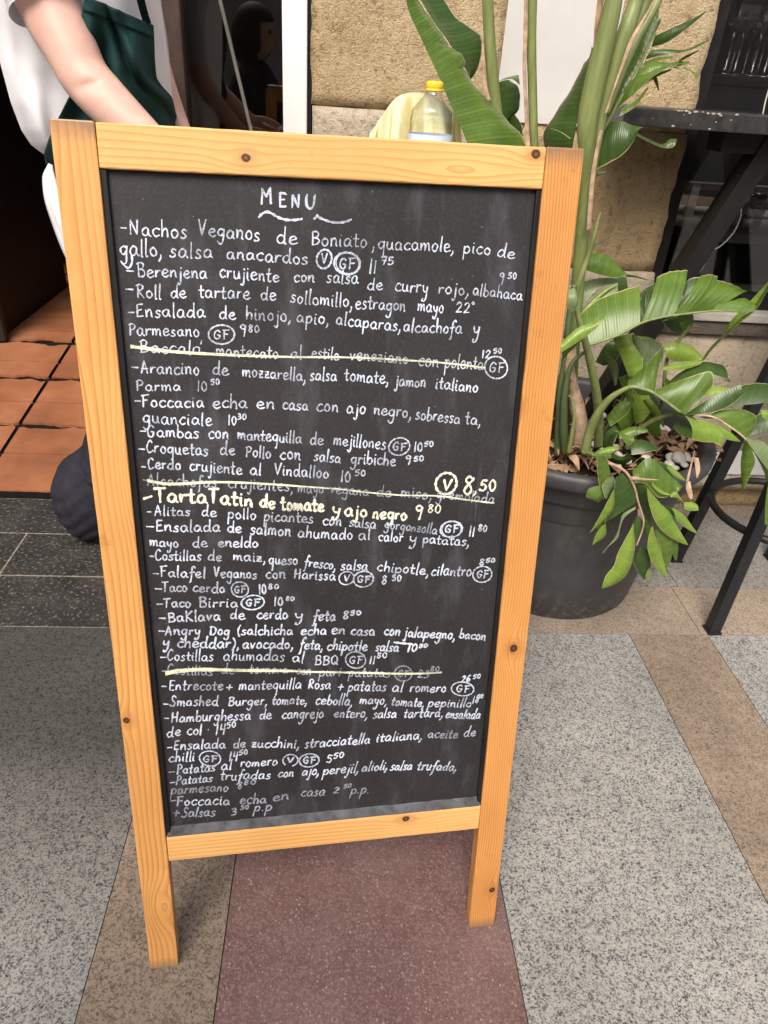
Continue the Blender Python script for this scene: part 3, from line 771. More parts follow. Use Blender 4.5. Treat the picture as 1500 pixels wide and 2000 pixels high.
def chalkmat(name, col, cover):
    n = N(name, .95, .1); v = n.coord()
    a = n.noise(v, 700, 2, .6); b = n.noise(v, 60, 3, .6)
    b2 = n.noise(v, 16, 3, .6)
    f = n.M('ADD', n.M('ADD', n.M('MULTIPLY', a, .5), n.M('MULTIPLY', b, .45)), n.M('MULTIPLY', n.M('SUBTRACT', b2, .5), .6))
    c = n.mix(n.ramp(f, [(.42 - cover, .35), (.60 - cover, 1.0)]), (.06, .06, .065), col)
    return n.out(Base_Color=c)

K = Chalk()
T = lambda z, rowsz, w=3.1, sl=.04: [K.word(z, t, a, b, c, d, h, w, sl) for (t, a, b, c, d, h) in rowsz]
for t, a, b, c, d, h in (('M', 1050, 198, 1140, 200, 60), ('E', 1172, 215, 1228, 218, 54), ('N', 1255, 222, 1325, 224, 46), ('U', 1352, 228, 1428, 230, 50)):
    K.word(1, t, a, b, c, d, h, 4.0, .0); K.word(1, t, a + 4, b - 3, c + 5, d + 2, h, 2.4, .0)
K.line([(1, 1042, 285), (1, 1065, 262), (1, 1095, 250), (1, 1125, 258), (1, 1160, 280), (1, 1210, 300), (1, 1270, 305), (1, 1330, 298)], 3.6)
K.line([(1, 1415, 296), (1, 1440, 274), (2, 0, 75), (2, 40, 94), (2, 90, 112), (2, 150, 118), (2, 200, 110), (2, 232, 95)], 3.4)
T(1, [('-', 112, 388, 155, 392, 52), ('Nachos', 168, 402, 556, 426, 60), ('Veganos', 634, 405, 1046, 446, 55), ('de', 1158, 462, 1300, 474, 55)], 3.6)
T(2, [('Boniato', -37, 268, 338, 282, 55), (',', 372, 292, 388, 292, 55), ('quacamole,', 408, 296, 920, 312, 50), ('pico', 983, 320, 1166, 335, 45), ('de', 1210, 345, 1330, 360, 46)], 3.2)
T(1, [('gallo,', 106, 545, 388, 550, 62), ('salsa', 440, 552, 732, 564, 56), ('anacardos', 822, 564, 1368, 604, 50)], 3.5)
K.line([(1, 186, 540), (1, 188, 590), (1, 165, 628), (1, 130, 605)], 3.0)
K.vee(2, 50, 362, 50, 62, 3.6, 2.9); K.gf(2, 203, 392, 82, 76, 3.4, 3.0); K.ring(2, 206, 392, 74, 70, 1.6)
T(2, [('11', 350, 456, 398, 460, 54), ('75', 430, 398, 516, 405, 34)], 3.4)
T(1, [('-', 150, 672, 200, 678, 46), ('Berenjena', 226, 688, 694, 698, 50), ('crujiente', 776, 690, 1178, 722, 50), ('con', 1276, 720, 1414, 724, 45)], 3.4)
T(2, [('salsa', 64, 522, 278, 532, 50), ('de', 338, 567, 442, 574, 46), ('curry', 523, 576, 746, 596, 52), ('rojo,', 816, 597, 1018, 602, 46), ('albahaca', 1046, 600, 1378, 642, 42), ('9', 1222, 520, 1256, 522, 40), ('50', 1282, 492, 1342, 498, 24)], 3.1)
T(1, [('-', 148, 798, 200, 802, 46), ('Roll', 218, 822, 386, 834, 50), ('de', 448, 824, 552, 830, 48), ('tartare', 636, 822, 982, 840, 50), ('de', 1053, 837, 1156, 844, 48)], 3.3)
T(2, [('sollomillo,', -180, 654, 238, 690, 48), ('estragon', 256, 697, 594, 712, 48), ('mayo', 676, 710, 850, 726, 46), ('22', 932, 722, 1030, 722, 42), ('~', 1034, 706, 1060, 706, 30)], 3.1)
T(1, [('-', 160, 955, 208, 960, 46), ('Ensalada', 216, 958, 680, 960, 48), ('de', 774, 970, 886, 974, 46), ('hinojo,', 952, 974, 1256, 988, 48)], 3.3)
T(2, [('apio,', -139, 787, 78, 802, 48), ('alcaparas,', 126, 803, 562, 848, 46), ('alcachofa', 580, 850, 974, 866, 46), ('y', 1046, 872, 1092, 872, 52)], 3.2)
T(1, [('Parmesano', 166, 1080, 642, 1090, 45), ('9', 914, 1075, 958, 1078, 42), ('80', 968, 1058, 1046, 1060, 28)], 3.0); K.gf(1, 790, 1075, 82, 66, 3.0, 2.6)
T(1, [('Baccalà', 243, 1192, 655, 1208, 44), ('mantecato', 752, 1218, 1172, 1236, 44), ('al', 1253, 1234, 1332, 1236, 44)], 2.8)
T(2, [('estile', -37, 1020, 146, 1042, 42), ('veneziano', 220, 1037, 612, 1067, 45), ('con', 680, 1082, 817, 1087, 50), ('polenta', 858, 1092, 1118, 1106, 50), ('12', 1104, 1030, 1166, 1030, 32), ('50', 1184, 996, 1242, 996, 20)], 2.9); K.gf(2, 1205, 1092, 78, 70, 2.8, 2.5)
T(3, [('-', 125, 240, 172, 245, 46), ('Arancino', 188, 253, 602, 268, 50), ('de', 693, 265, 806, 270, 50), ('mozzarella,', 902, 275, 1348, 312, 46)], 3.2)
T(4, [('salsa', -48, 164, 138, 170, 46), ('tomate,', 193, 163, 502, 188, 48), ('jamon', 552, 200, 764, 214, 46), ('italiano', 832, 218, 1132, 248, 46)], 3.2)
T(3, [('Parma', 156, 378, 470, 380, 43), ('10', 584, 382, 656, 382, 42), ('50', 680, 336, 744, 336, 26)], 2.9)
T(3, [('-', 145, 480, 186, 484, 44), ('Foccacia', 196, 495, 634, 497, 46), ('echa', 695, 498, 937, 502, 50), ('en', 1000, 500, 1130, 507, 48), ('casa', 1186, 508, 1366, 518, 46)], 3.3)
T(4, [('con', -3, 378, 150, 384, 48), ('ajo', 206, 395, 342, 400, 48), ('negro,', 398, 405, 662, 428, 48), ('sobressa', 692, 435, 1004, 467, 46), ('ta,', 1040, 465, 1150, 478, 44)], 3.1)
T(3, [('guanciale', 203, 606, 692, 624, 50), ('10', 802, 622, 864, 618, 40), ('30', 870, 582, 932, 580, 25)], 3.0)
T(3, [('-', 185, 690, 224, 692, 44), ('Gambas', 232, 702, 597, 715, 46), ('con', 663, 712, 807, 718, 48), ('mantequilla', 869, 720, 1320, 750, 45), ('de', 1378, 754, 1472, 760, 46)], 3.2)
T(4, [('mejillones', 115, 612, 482, 648, 46), ('10', 678, 664, 742, 664, 40), ('50', 754, 630, 820, 626, 22)], 3.0); K.gf(4, 580, 628, 72, 60, 3.0, 2.4)
T(3, [('-', 172, 820, 216, 824, 44), ('Croquetas', 227, 813, 662, 835, 46), ('de', 746, 825, 852, 830, 46), ('Pollo', 926, 843, 1104, 853, 43), ('con', 1167, 858, 1314, 865, 48)], 3.2)
T(4, [('salsa', -23, 728, 167, 744, 43), ('gribiche', 236, 748, 552, 764, 46), ('9', 618, 745, 662, 748, 34), ('50', 680, 730, 750, 732, 22)], 3.0)
T(3, [('-', 190, 940, 226, 944, 42), ('Cerdo', 237, 928, 470, 938, 44), ('crujiente', 530, 938, 900, 968, 48), ('al', 957, 968, 1037, 970, 46)], 3.2)
T(4, [('Vindalloo', -300, 828, 82, 852, 44), ('10', 165, 876, 237, 874, 42), ('50', 265, 834, 342, 834, 26)], 3.0)
dim = Chalk()
D = lambda z, rowsz, w=2.6, sl=.04: [dim.word(z, t, a, b, c, d, h, w, sl) for (t, a, b, c, d, h) in rowsz]
D(3, [('-', 200, 1032, 236, 1040, 40), ('Alcachofas', 235, 1044, 722, 1058, 45), ('crujientes,', 802, 1058, 1258, 1090, 45)])
D(4, [('mayo', -135, 951, 47, 957, 42), ('vegana', 90, 955, 364, 977, 42), ('de', 418, 973, 522, 980, 42), ('miso,', 588, 980, 804, 1000, 42), ('gremolada', 838, 992, 1247, 1028, 41)])
T(5, [('-', 98, 202, 132, 206, 42), ('Alitas', 157, 207, 434, 210, 42), ('de', 523, 208, 637, 213, 46), ('pollo', 726, 225, 947, 235, 45), ('picantes', 1007, 247, 1390, 264, 46)], 2.8)
T(6, [('con', 43, 278, 190, 284, 46), ('salsa', 250, 288, 457, 307, 43), ('11', 1178, 362, 1224, 364, 44), ('80', 1250, 324, 1322, 327, 28)], 2.9); K.gf(6, 1045, 310, 82, 62, 3.2, 3.0); K.ring(6, 1047, 311, 76, 57, 1.5)
D(6, [('gorgonzolla', 523, 303, 932, 347, 39)], 2.6, .1)
T(5, [('-', 92, 318, 155, 322, 40), ('Ensalada', 168, 328, 670, 332, 47), ('de', 723, 332, 832, 342, 46), ('salmon', 902, 348, 1217, 364, 48)], 3.2)
T(6, [('ahumado', -149, 374, 277, 392, 46), ('al', 320, 390, 412, 393, 46), ('calor', 476, 397, 667, 410, 42), ('y', 714, 410, 778, 412, 50), ('patatas,', 820, 418, 1180, 440, 40)], 2.8)
T(5, [('mayo', 120, 442, 344, 452, 41), ('de', 453, 447, 567, 452, 42), ('eneldo', 650, 447, 964, 452, 43)], 3.0)
T(5, [('-', 120, 548, 156, 552, 40), ('Costillas', 162, 550, 520, 557, 43), ('de', 573, 555, 680, 560, 42), ('maiz,', 767, 552, 1018, 564, 43), ('queso', 1043, 582, 1270, 588, 45)], 3.0)
T(6, [('fresco,', -99, 598, 142, 625, 39), ('salsa', 183, 628, 392, 633, 43), ('chipotle,', 463, 635, 866, 668, 43), ('cilantro', 885, 667, 1197, 675, 46), ('8', 1256, 588, 1300, 587, 28), ('50', 1312, 569, 1382, 566, 20)], 2.9, .1); K.gf(6, 1285, 660, 70, 63, 2.6, 2.5)
T(5, [('-', 145, 677, 194, 682, 40), ('Falafel', 202, 680, 553, 692, 43), ('Veganos', 617, 683, 950, 695, 43), ('con', 1020, 688, 1174, 693, 43)], 3.0)
T(6, [('Harissa', -179, 692, 142, 710, 41), ('8', 500, 737, 542, 737, 38), ('50', 580, 712, 654, 712, 28)], 3.0); K.vee(6, 230, 690, 56, 51, 3.2, 2.4); K.gf(6, 362, 698, 78, 58, 3.4, 2.9)
T(5, [('-', 162, 799, 214, 803, 40), ('Taco', 219, 797, 412, 798, 42), ('cerdo', 456, 800, 704, 805, 43), ('10', 966, 814, 1027, 808, 43), ('80', 1040, 777, 1127, 771, 22)], 3.1); K.gf(5, 822, 780, 68, 55, 3.0, 2.7)
T(5, [('-', 178, 917, 224, 920, 40), ('Taco', 229, 917, 440, 918, 42), ('Birria', 505, 915, 807, 918, 42), ('10', 1085, 907, 1157, 902, 40), ('80', 1178, 864, 1245, 866, 18)], 3.1); K.gf(5, 922, 880, 86, 55, 3.2, 2.8)
T(5, [('-', 190, 1030, 242, 1033, 42), ('BaKlava', 265, 1032, 670, 1018, 41), ('de', 743, 1007, 860, 1011, 41), ('cerdo', 953, 1005, 1192, 1007, 43), ('y', 1246, 1010, 1312, 1010, 44)], 3.2)
T(6, [('feta', -31, 1022, 142, 1018, 43), ('8', 198, 1008, 242, 1008, 37), ('50', 255, 980, 342, 977, 21)], 3.3, .12)
T(5, [('-', 190, 1128, 234, 1133, 40), ('Angry', 239, 1133, 512, 1133, 42), ('Dog', 587, 1132, 740, 1133, 40), ('(salchicha', 798, 1131, 1232, 1133, 41)], 3.1, .08)
T(6, [('echa', -126, 1132, 72, 1128, 42), ('en', 110, 1125, 217, 1125, 42), ('casa', 262, 1132, 447, 1135, 42), ('con', 518, 1132, 644, 1138, 42), ('jalapegno,', 677, 1142, 1070, 1165, 40), ('bacon', 1103, 1153, 1307, 1173, 36)], 3.1, .1)
T(5, [('y', 222, 1222, 272, 1222, 42), ('cheddar),', 333, 1228, 815, 1238, 43), ('avocado,', 840, 1238, 1232, 1236, 42)], 3.3, .1)
T(6, [('feta,', -136, 1238, 42, 1248, 42), ('chipotle', 75, 1248, 387, 1253, 41), ('salsa', 450, 1255, 632, 1258, 39), ('10', 698, 1264, 777, 1260, 34), ('80', 790, 1232, 860, 1227, 18)], 3.1, .14)
K.line([(6, 598, 1188), (6, 650, 1195), (6, 710, 1200), (6, 745, 1205)], 4.5)
T(7, [('-', 90, 158, 142, 163, 42), ('Costillas', 147, 158, 537, 163, 48), ('ahumadas', 622, 158, 1137, 163, 48), ('al', 1202, 168, 1302, 177, 48)], 3.1, .1)
T(8, [('BBQ', 62, 178, 244, 175, 38), ('11', 482, 172, 528, 172, 34), ('80', 540, 127, 622, 124, 24)], 3.2, .08); K.gf(8, 380, 142, 80, 60, 3.2, 2.6)
D(7, [('-', 98, 272, 142, 277, 38), ('Costillas', 148, 273, 532, 287, 44), ('de', 603, 271, 717, 273, 42), ('ternera', 842, 268, 1167, 268, 41), ('con', 1238, 274, 1364, 278, 42)], 2.9, .1)
D(8, [('puri', 92, 265, 262, 268, 40), ('patatas', 322, 268, 642, 274, 39), ('23', 856, 277, 947, 280, 34), ('80', 955, 227, 1027, 230, 24)], 2.9, .12); dim.gf(8, 750, 247, 70, 55, 2.6, 2.4)
T(7, [('-', 102, 405, 147, 407, 42), ('Entrecote', 162, 411, 620, 408, 46), ('+', 650, 415, 697, 415, 44), ('mantequilla', 752, 405, 1280, 398, 45)], 3.1, .12)
T(8, [('Rosa', 7, 363, 182, 368, 39), ('+', 236, 380, 282, 380, 44), ('patatas', 316, 382, 612, 380, 43), ('al', 658, 388, 742, 388, 42), ('romero', 798, 390, 1077, 390, 41), ('26', 1198, 312, 1267, 308, 28), ('50', 1288, 287, 1347, 282, 20)], 3.1, .14); K.gf(8, 1210, 366, 82, 55, 2.8, 2.5)
T(7, [('-', 112, 552, 162, 556, 42), ('Smashed', 172, 543, 577, 538, 46), ('Burger,', 665, 538, 992, 533, 42), ('tomate,', 1032, 528, 1327, 528, 43)], 3.2, .14)
T(8, [('cebolla,', 64, 486, 352, 493, 42), ('mayo,', 407, 481, 617, 488, 39), ('tomate,', 653, 493, 907, 503, 39), ('pepinillo', 937, 503, 1272, 508, 36), ('18', 1282, 477, 1332, 472, 32), ('90', 1325, 437, 1367, 432, 18)], 3.1, .18)
T(7, [('-', 118, 668, 157, 672, 40), ('Hamburghessa', 182, 678, 852, 658, 46), ('de', 926, 653, 1027, 651, 46), ('cangrejo', 1117, 648, 1464, 643, 46)], 3.3, .14)
T(8, [('entero,', 207, 588, 468, 590, 41), ('salsa', 512, 593, 692, 588, 39), ('tartara,', 747, 588, 1052, 582, 39), ('ensalada', 1075, 593, 1342, 593, 37)], 3.2, .18)
T(7, [('de', 143, 803, 264, 793, 46), ('col', 316, 788, 440, 783, 46), ('.', 492, 745, 506, 745, 40), ('14', 552, 787, 642, 785, 52), ('50', 650, 732, 730, 717, 27)], 3.3, .12)
T(7, [('-', 148, 917, 187, 919, 40), ('Ensalada', 202, 913, 640, 898, 43), ('de', 706, 893, 807, 891, 43), ('zucchini,', 859, 893, 1262, 893, 42)], 3.4, .14)
T(8, [('stracciatella', -22, 823, 487, 788, 41), ('italiana,', 537, 778, 892, 753, 39)], 3.3, .2)
D(8, [('aceite', 936, 745, 1167, 748, 36), ('de', 1213, 738, 1307, 728, 39)], 3.0, .2)
T(7, [('chilli', 162, 1018, 380, 1003, 44), ('14', 666, 1007, 747, 1003, 46), ('50', 755, 957, 827, 947, 24)], 3.3, .14); K.gf(7, 512, 985, 90, 60, 3.0, 2.6)
T(7, [('-', 160, 1128, 207, 1125, 40), ('Patatas', 227, 1118, 552, 1093, 42), ('al', 602, 1083, 692, 1073, 42), ('romero', 766, 1058, 1077, 1038, 41)], 3.1, .16); K.vee(7, 1190, 1000, 60, 50, 3.4, 2.6, 1.5); K.gf(7, 1348, 1000, 80, 55, 3.8, 3.2)
K.word(8, '5', 148, 937, 192, 942, 36, 3.4, .1); K.word(8, '50', 205, 907, 287, 897, 25, 3.0, .1)
T(7, [('-', 170, 1212, 217, 1207, 38), ('Patatas', 222, 1208, 527, 1178, 40), ('trufadas', 592, 1168, 1017, 1153, 43), ('con', 1083, 1143, 1214, 1135, 41)], 3.0, .2)
T(8, [('ajo,', -40, 1038, 92, 1030, 40), ('perejil,', 122, 1033, 397, 1010, 39), ('alioli,', 422, 1008, 622, 990, 38), ('salsa', 645, 997, 812, 993, 37), ('trufada,', 852, 994, 1157, 998, 37)], 3.2, .24)
D(7, [('parmesano', 180, 1288, 662, 1258, 43), ('8', 742, 1240, 778, 1235, 34), ('80', 790, 1206, 897, 1201, 20)], 3.1, .2)
T(7, [('-', 178, 1372, 224, 1367, 40), ('Foccacia', 227, 1383, 677, 1373, 43)], 3.3, .12)
D(7, [('echa', 759, 1368, 984, 1358, 42), ('en', 1037, 1343, 1174, 1328, 42)], 3.2, .16)
D(8, [('casa', -49, 1199, 137, 1192, 39), ('2', 203, 1172, 247, 1172, 28), ('50', 284, 1137, 342, 1132, 18), ('p.p.', 337, 1182, 480, 1172, 40)], 3.0, .24)
D(7, [('+', 198, 1475, 247, 1472, 46), ('Salsas', 270, 1481, 550, 1468, 43), ('3', 682, 1467, 737, 1457, 36), ('50', 768, 1417, 837, 1407, 22), ('p.p', 878, 1432, 1030, 1422, 43)], 3.1, .2)
bold = Chalk()
for t, a, b, c, d, h in (('-', 214, 1178, 274, 1160, 58), ('Tarta', 292, 1162, 655, 1172, 56), ('Tatin', 668, 1165, 978, 1196, 54), ('de', 1026, 1192, 1132, 1207, 50), ('tomate', 1175, 1215, 1478, 1228, 50)): bold.word(3, t, a, b, c, d, h, 5.4, .0, .7)
for t, a, b, c, d, h in (('y', 104, 1096, 166, 1106, 46), ('ajo', 193, 1112, 352, 1122, 50), ('negro', 390, 1132, 630, 1147, 46)): bold.word(4, t, a, b, c, d, h, 4.6, .02, .7)
bold.word(4, '9', 682, 1122, 742, 1128, 46, 4.2); bold.word(4, '80', 775, 1092, 872, 1095, 36, 2.8)
bold.ring(4, 910, 888, 74, 72, 4.4, .25); bold.word(4, 'V', 880, 936, 950, 936, 44, 4.4)
bold.word(4, '8', 1018, 962, 1100, 962, 76, 4.4); bold.word(4, ',', 1104, 950, 1124, 950, 44, 3.6); bold.word(4, '50', 1140, 936, 1256, 942, 50, 4.2)
K.done('chalk_writing', chalkmat('white_chalk_marker', (.60, .65, .75), .05))
tag(dim.done('faded_chalk_writing', chalkmat('faded_chalk', (.44, .48, .56), .0)), 'fainter greyish chalk lines of the menu')
tag(bold.done('bold_chalk_writing', chalkmat('cream_paint_marker', (.80, .78, .60), .12)), 'thick cream lettering of the Tarta Tatin line and the 8,50 price')
for pts, ws in (([(1, 178, 1155), (1, 450, 1188), (1, 700, 1205), (1, 1000, 1218), (1, 1300, 1226), (2, 100, 1022), (2, 300, 1026), (2, 520, 1038), (2, 850, 1060), (2, 1130, 1094)], (6.5, 3.6)),
                ([(3, 232, 1010), (3, 400, 1035), (3, 700, 1022), (3, 1000, 1030), (3, 1500, 1064), (4, 200, 932), (4, 350, 950), (4, 600, 970), (4, 850, 975), (4, 1040, 1000), (4, 1240, 1025)], (6.0, 3.2)),
                ([(7, 135, 270), (7, 230, 250), (7, 400, 236), (7, 560, 236), (7, 800, 242), (7, 1200, 246), (8, 0, 233), (8, 400, 240), (8, 700, 247), (8, 900, 245), (8, 1050, 236)], (10.5, 5.0))):
    s = Chalk(); P = [uv_of(ZR[z][0] + x / ZR[z][2], ZR[z][1] + y / ZR[z][2]) for z, x, y in pts]
    Q = resample(crom(P, 8), 90); u = .000545
    rows_ = []
    for i, q in enumerate(Q):
        ww = (ws[0] + (ws[1] - ws[0]) * min(1, i / 45)) * u * .5 * (1 + random.uniform(-.12, .12))
        rows_.append((s.bm.verts.new((q[0], PY - .0007, q[1] + ww)), s.bm.verts.new((q[0], PY - .0007, q[1] - ww))))
    for a, b in zip(rows_, rows_[1:]): s.bm.faces.new((a[0], b[0], b[1], a[1]))
    s.done('crossing_out_line', chalkmat('pale_yellow_marker', (.74, .76, .52), .10))

# ------------------------------------------------------------------ flower pot and its contents
PX, PYY = .5837, 1.5269
POT_R, POT_H = .303, .435
pot = empty('flower_pot', (PX, PYY, 0), 'big dark grey plastic flower pot with a thick rim beside the chalkboard', 'flower pot')
bm = bmesh.new()
lathe(bm, [(0, .004), (.198, .004), (.206, .0), (.212, .008), (.232, .14), (.254, .31), (.262, .352)], 72, (PX, PYY, 0))
obj('pot_body', bm, M['pot'], pot, smooth=True)
bm = bmesh.new()
lathe(bm, [(.262, .350), (.276, .352), (.281, .358), (.286, .392), (.291, .396), (.303, .400), (.307, .408), (.308, .424), (.304, .433), (.296, .437), (.284, .434), (.279, .424), (.270, .365), (.258, .30), (.250, .29)], 72, (PX, PYY, 0))
obj('pot_rim', bm, M['pot'], pot, smooth=True)
bm = bmesh.new()
rr = random.Random(3)
n1, n2 = 14, 40
c0 = bm.verts.new((PX, PYY, .375)); prev = None
for i in range(1, n1 + 1):
    r = .272 * i / n1
    ring = [bm.verts.new((PX + r*math.cos(2*math.pi*k/n2), PYY + r*math.sin(2*math.pi*k/n2), .368 + rr.uniform(-.006, .008))) for k in range(n2)]
    for k in range(n2):
        if prev: bm.faces.new((prev[k], prev[(k+1) % n2], ring[(k+1) % n2], ring[k]))
        else: bm.faces.new((c0, ring[k], ring[(k+1) % n2]))
    prev = ring
tag(obj('potting_soil', bm, M['soil'], None, True), 'dark soil filling the big grey pot', 'soil', kind='stuff')
def pebble(x, y, z, r, seed):
    q = random.Random(seed); bm = bmesh.new(); bmesh.ops.create_icosphere(bm, subdivisions=3, radius=1)
    a, b, c = r * q.uniform(.85, 1.25), r * q.uniform(.75, 1.0), r * q.uniform(.5, .7)
    ph = [q.uniform(0, 6) for _ in range(4)]
    rot = Matrix.Rotation(q.uniform(0, 6), 3, 'Z') @ Matrix.Rotation(q.uniform(-.3, .3), 3, 'X')
    for v in bm.verts:
        p = v.co; k = 1 + .10 * math.sin(2.2 * p.x + ph[0]) + .08 * math.sin(2.7 * p.y + ph[1]) + .06 * math.sin(3 * p.z + ph[2])
        v.co = rot @ Vector((p.x * a * k, p.y * b * k, p.z * c * k)) + Vector((x, y, z))
    return obj('pebble', bm, M['pebble'], None, True)
seeds = [(1175, 812, 12), (1185, 826, 11), (1166, 860, 13), (1178, 876, 14), (1184, 862, 12), (1160, 876, 11), (1297, 838, 14), (1310, 898, 12), (1325, 903, 16), (1340, 890, 12), (1305, 912, 10), (1345, 905, 11), (1352, 893, 9), (1200, 905, 15), (1240, 880, 9), (1318, 915, 9), (1288, 858, 9), (1196, 880, 10), (1210, 890, 9), (1222, 902, 11), (1335, 915, 8), (1205, 915, 9), (1260, 900, 8)]
for i, (x, y, r) in enumerate(seeds):
    p = atz(x, y, .384)
    d = Vector((p.x - PX, p.y - PYY))
    if d.length > .255: d *= .255 / d.length
    o = pebble(PX + d.x, PYY + d.y, .386 + .004 * (i % 3), r / F * 1.75, 40 + i)
    tag(o, 'smooth white pebble lying on the soil of the big grey pot', 'pebble', 'white pebbles on the pot soil')
# dry leaf litter on the soil
bm = bmesh.new(); rr = random.Random(12)
uvl = bm.loops.layers.uv.verify()
def litter(cx, cy, cz, spread, n, L=(.03, .075)):
    for _ in range(n):
        a = rr.uniform(0, 6.28); r = spread * math.sqrt(rr.random())
        x, y, z = cx + r*math.cos(a), cy + r*math.sin(a) * .7, cz + rr.uniform(0, .028) * (1.2 - r / spread)
        b = rr.uniform(0, 6.28); l = rr.uniform(*L); w_ = rr.uniform(.004, .013); cu = rr.uniform(-.022, .03); tw = rr.uniform(-.8, .8)
        dx, dy = math.cos(b), math.sin(b); rowp = None
        for k in range(6):
            t = k / 5 - .5; ww = w_ * (1 - (2*t)**2 * .8)
            c = Vector((x + dx*l*t, y + dy*l*t, z + cu * (1 - 4*t*t) + t * rr.uniform(-.01, .01)))
            s = Vector((-dy, dx, math.sin(tw + t * 3) * .9)).normalized() * ww
            cur = (bm.verts.new(c + s), bm.verts.new(c + Vector((0, 0, -.004))), bm.verts.new(c - s))
            if rowp:
                for q in range(2): bm.faces.new((rowp[q], rowp[q+1], cur[q+1], cur[q]))
            rowp = cur
p1, p2, p3 = atz(1325, 875, .385), atz(1105, 895, .40), atz(1225, 790, .385)
litter(p1.x, p1.y, .385, .085, 90); litter(p2.x, p2.y, .388, .10, 70); litter(p3.x, p3.y, .385, .12, 60)
litter(PX, PYY, .375, .24, 60, (.02, .06))
tag(obj('leaf_litter', bm, M['litter'], None, True), 'brown dry leaf scraps scattered on the pot soil', 'leaf litter', kind='stuff')

# ------------------------------------------------------------------ bird-of-paradise plant
plant = empty('bird_of_paradise', (PX, PYY, .37), 'large green bird-of-paradise plant with tall stalks and torn leaves in the grey pot', 'plant')
ZP = {'A': (1050, 0, 3.3333), 'B': (1000, 500, 2.7027), 'C': (1060, 500, 4.7619), 'D': (1060, 880, 5.0), 'E': (600, 0, 3.0)}
def zp(z, x, y): o = ZP[z]; return o[0] + x / o[2], o[1] + y / o[2]
def curve3(z, pts, Y):
    """photo points with a depth each, or a depth running from Y[0] to Y[1]"""
    n = len(pts); out = []
    for i, p in enumerate(pts):
        d = p[2] if len(p) > 2 else Y[0] + (Y[1] - Y[0]) * i / max(1, n - 1)
        out.append(tuple(at(*zp(z, p[0], p[1]), d)))
    return out
def patch(bm, z, A, B, YA, YB, bulge=.0, nu=18, nv=9, wave=.0, seed=0):
    a = resample(crom(curve3(z, A, YA), 8), nu + 1); b = resample(crom(curve3(z, B, YB), 8), nu + 1)
    uvl = bm.loops.layers.uv.verify(); q = random.Random(seed); ph = q.uniform(0, 6)
    grid = []
    for i in range(nu + 1):
        pa, pb = Vector(a[i]), Vector(b[i]); i0, i1 = max(0, i - 1), min(nu, i + 1)
        tang = (Vector(a[i1]) - Vector(a[i0]) + Vector(b[i1]) - Vector(b[i0])); cr = tang.cross(pb - pa)
        nn = cr.normalized() if cr.length > 1e-9 else Vector((0, -1, 0))
        if nn.dot(EYE - pa) < 0: nn = -nn
        L = (pb - pa).length; row = []
        for k in range(nv + 1):
            s = k / nv
            off = bulge * math.sin(math.pi * min(1, s * 1.0)) * L + wave * math.sin(9 * i / nu + ph + 3 * s) * s * L + .012 * L * math.sin(26 * i / nu + ph) * s
            row.append(bm.verts.new(pa.lerp(pb, s) + nn * off))
        grid.append(row)
    for i in range(nu):
        for k in range(nv):
            f = bm.faces.new((grid[i][k], grid[i+1][k], grid[i+1][k+1], grid[i][k+1]))
            for lp, (ii, kk) in zip(f.loops, ((i, k), (i+1, k), (i+1, k+1), (i, k+1))): lp[uvl].uv = (ii / nu * .5 + seed * .37, kk / nv)
def leaf(mat, z, patches, mid=None, midr=None, midmat=None, name='leaf'):
    pts = [[Vector(q) for q in resample(crom(curve3(z, p[0], p[2]), 6), 12) + resample(crom(curve3(z, p[1], p[3]), 6), 12)] for p in patches]
    grp = list(range(len(patches)))
    for i in range(len(patches)):
        for j in range(i):
            if min((a - b).length for a in pts[i] for b in pts[j]) < .022:
                gi, gj = grp[i], grp[j]; grp = [gj if q == gi else q for q in grp]
    o = None
    for g_ in sorted(set(grp)):
        bm = bmesh.new()
        for i, p in enumerate(patches):
            if grp[i] == g_: patch(bm, z, *p, seed=len(patches) * 7 + i + int(p[0][0][0]) % 13)
        q = obj(name, bm, M[mat], plant, True); o = o or q
    if mid:
        t = bmesh.new(); P = curve3(z, mid[0], mid[1]); n = len(P)
        tube(t, [(*p, (midr[0] + (midr[1] - midr[0]) * i / (n - 1)) / F / ZP[z][2] * 1.35) for i, p in enumerate(P)], 8, 6)
        obj('midrib', t, M[midmat or 'stem'], o, True)
    return o
def stalk(z, pts, mat='stem', flat=1.0, name='stalk', parent=None):
    """pts: (x, y, radius in zoom pixels, depth)"""
    bm = bmesh.new(); P = []
    for x, y, r, Y in pts: P.append((*at(*zp(z, x, y), Y), pxr(r / ZP[z][2], Y, *zp(z, x, y))))
    tube(bm, P, 14, 7, True, flat); return obj(name, bm, M[mat], parent or plant, True)
def sheath(z, L, R, Y, mat='dry', bulge=.25):
    bm = bmesh.new(); patch(bm, z, L, R, Y, Y, bulge, 24, 5, .15, 3); return obj('dry_sheath', bm, M[mat], plant, True)

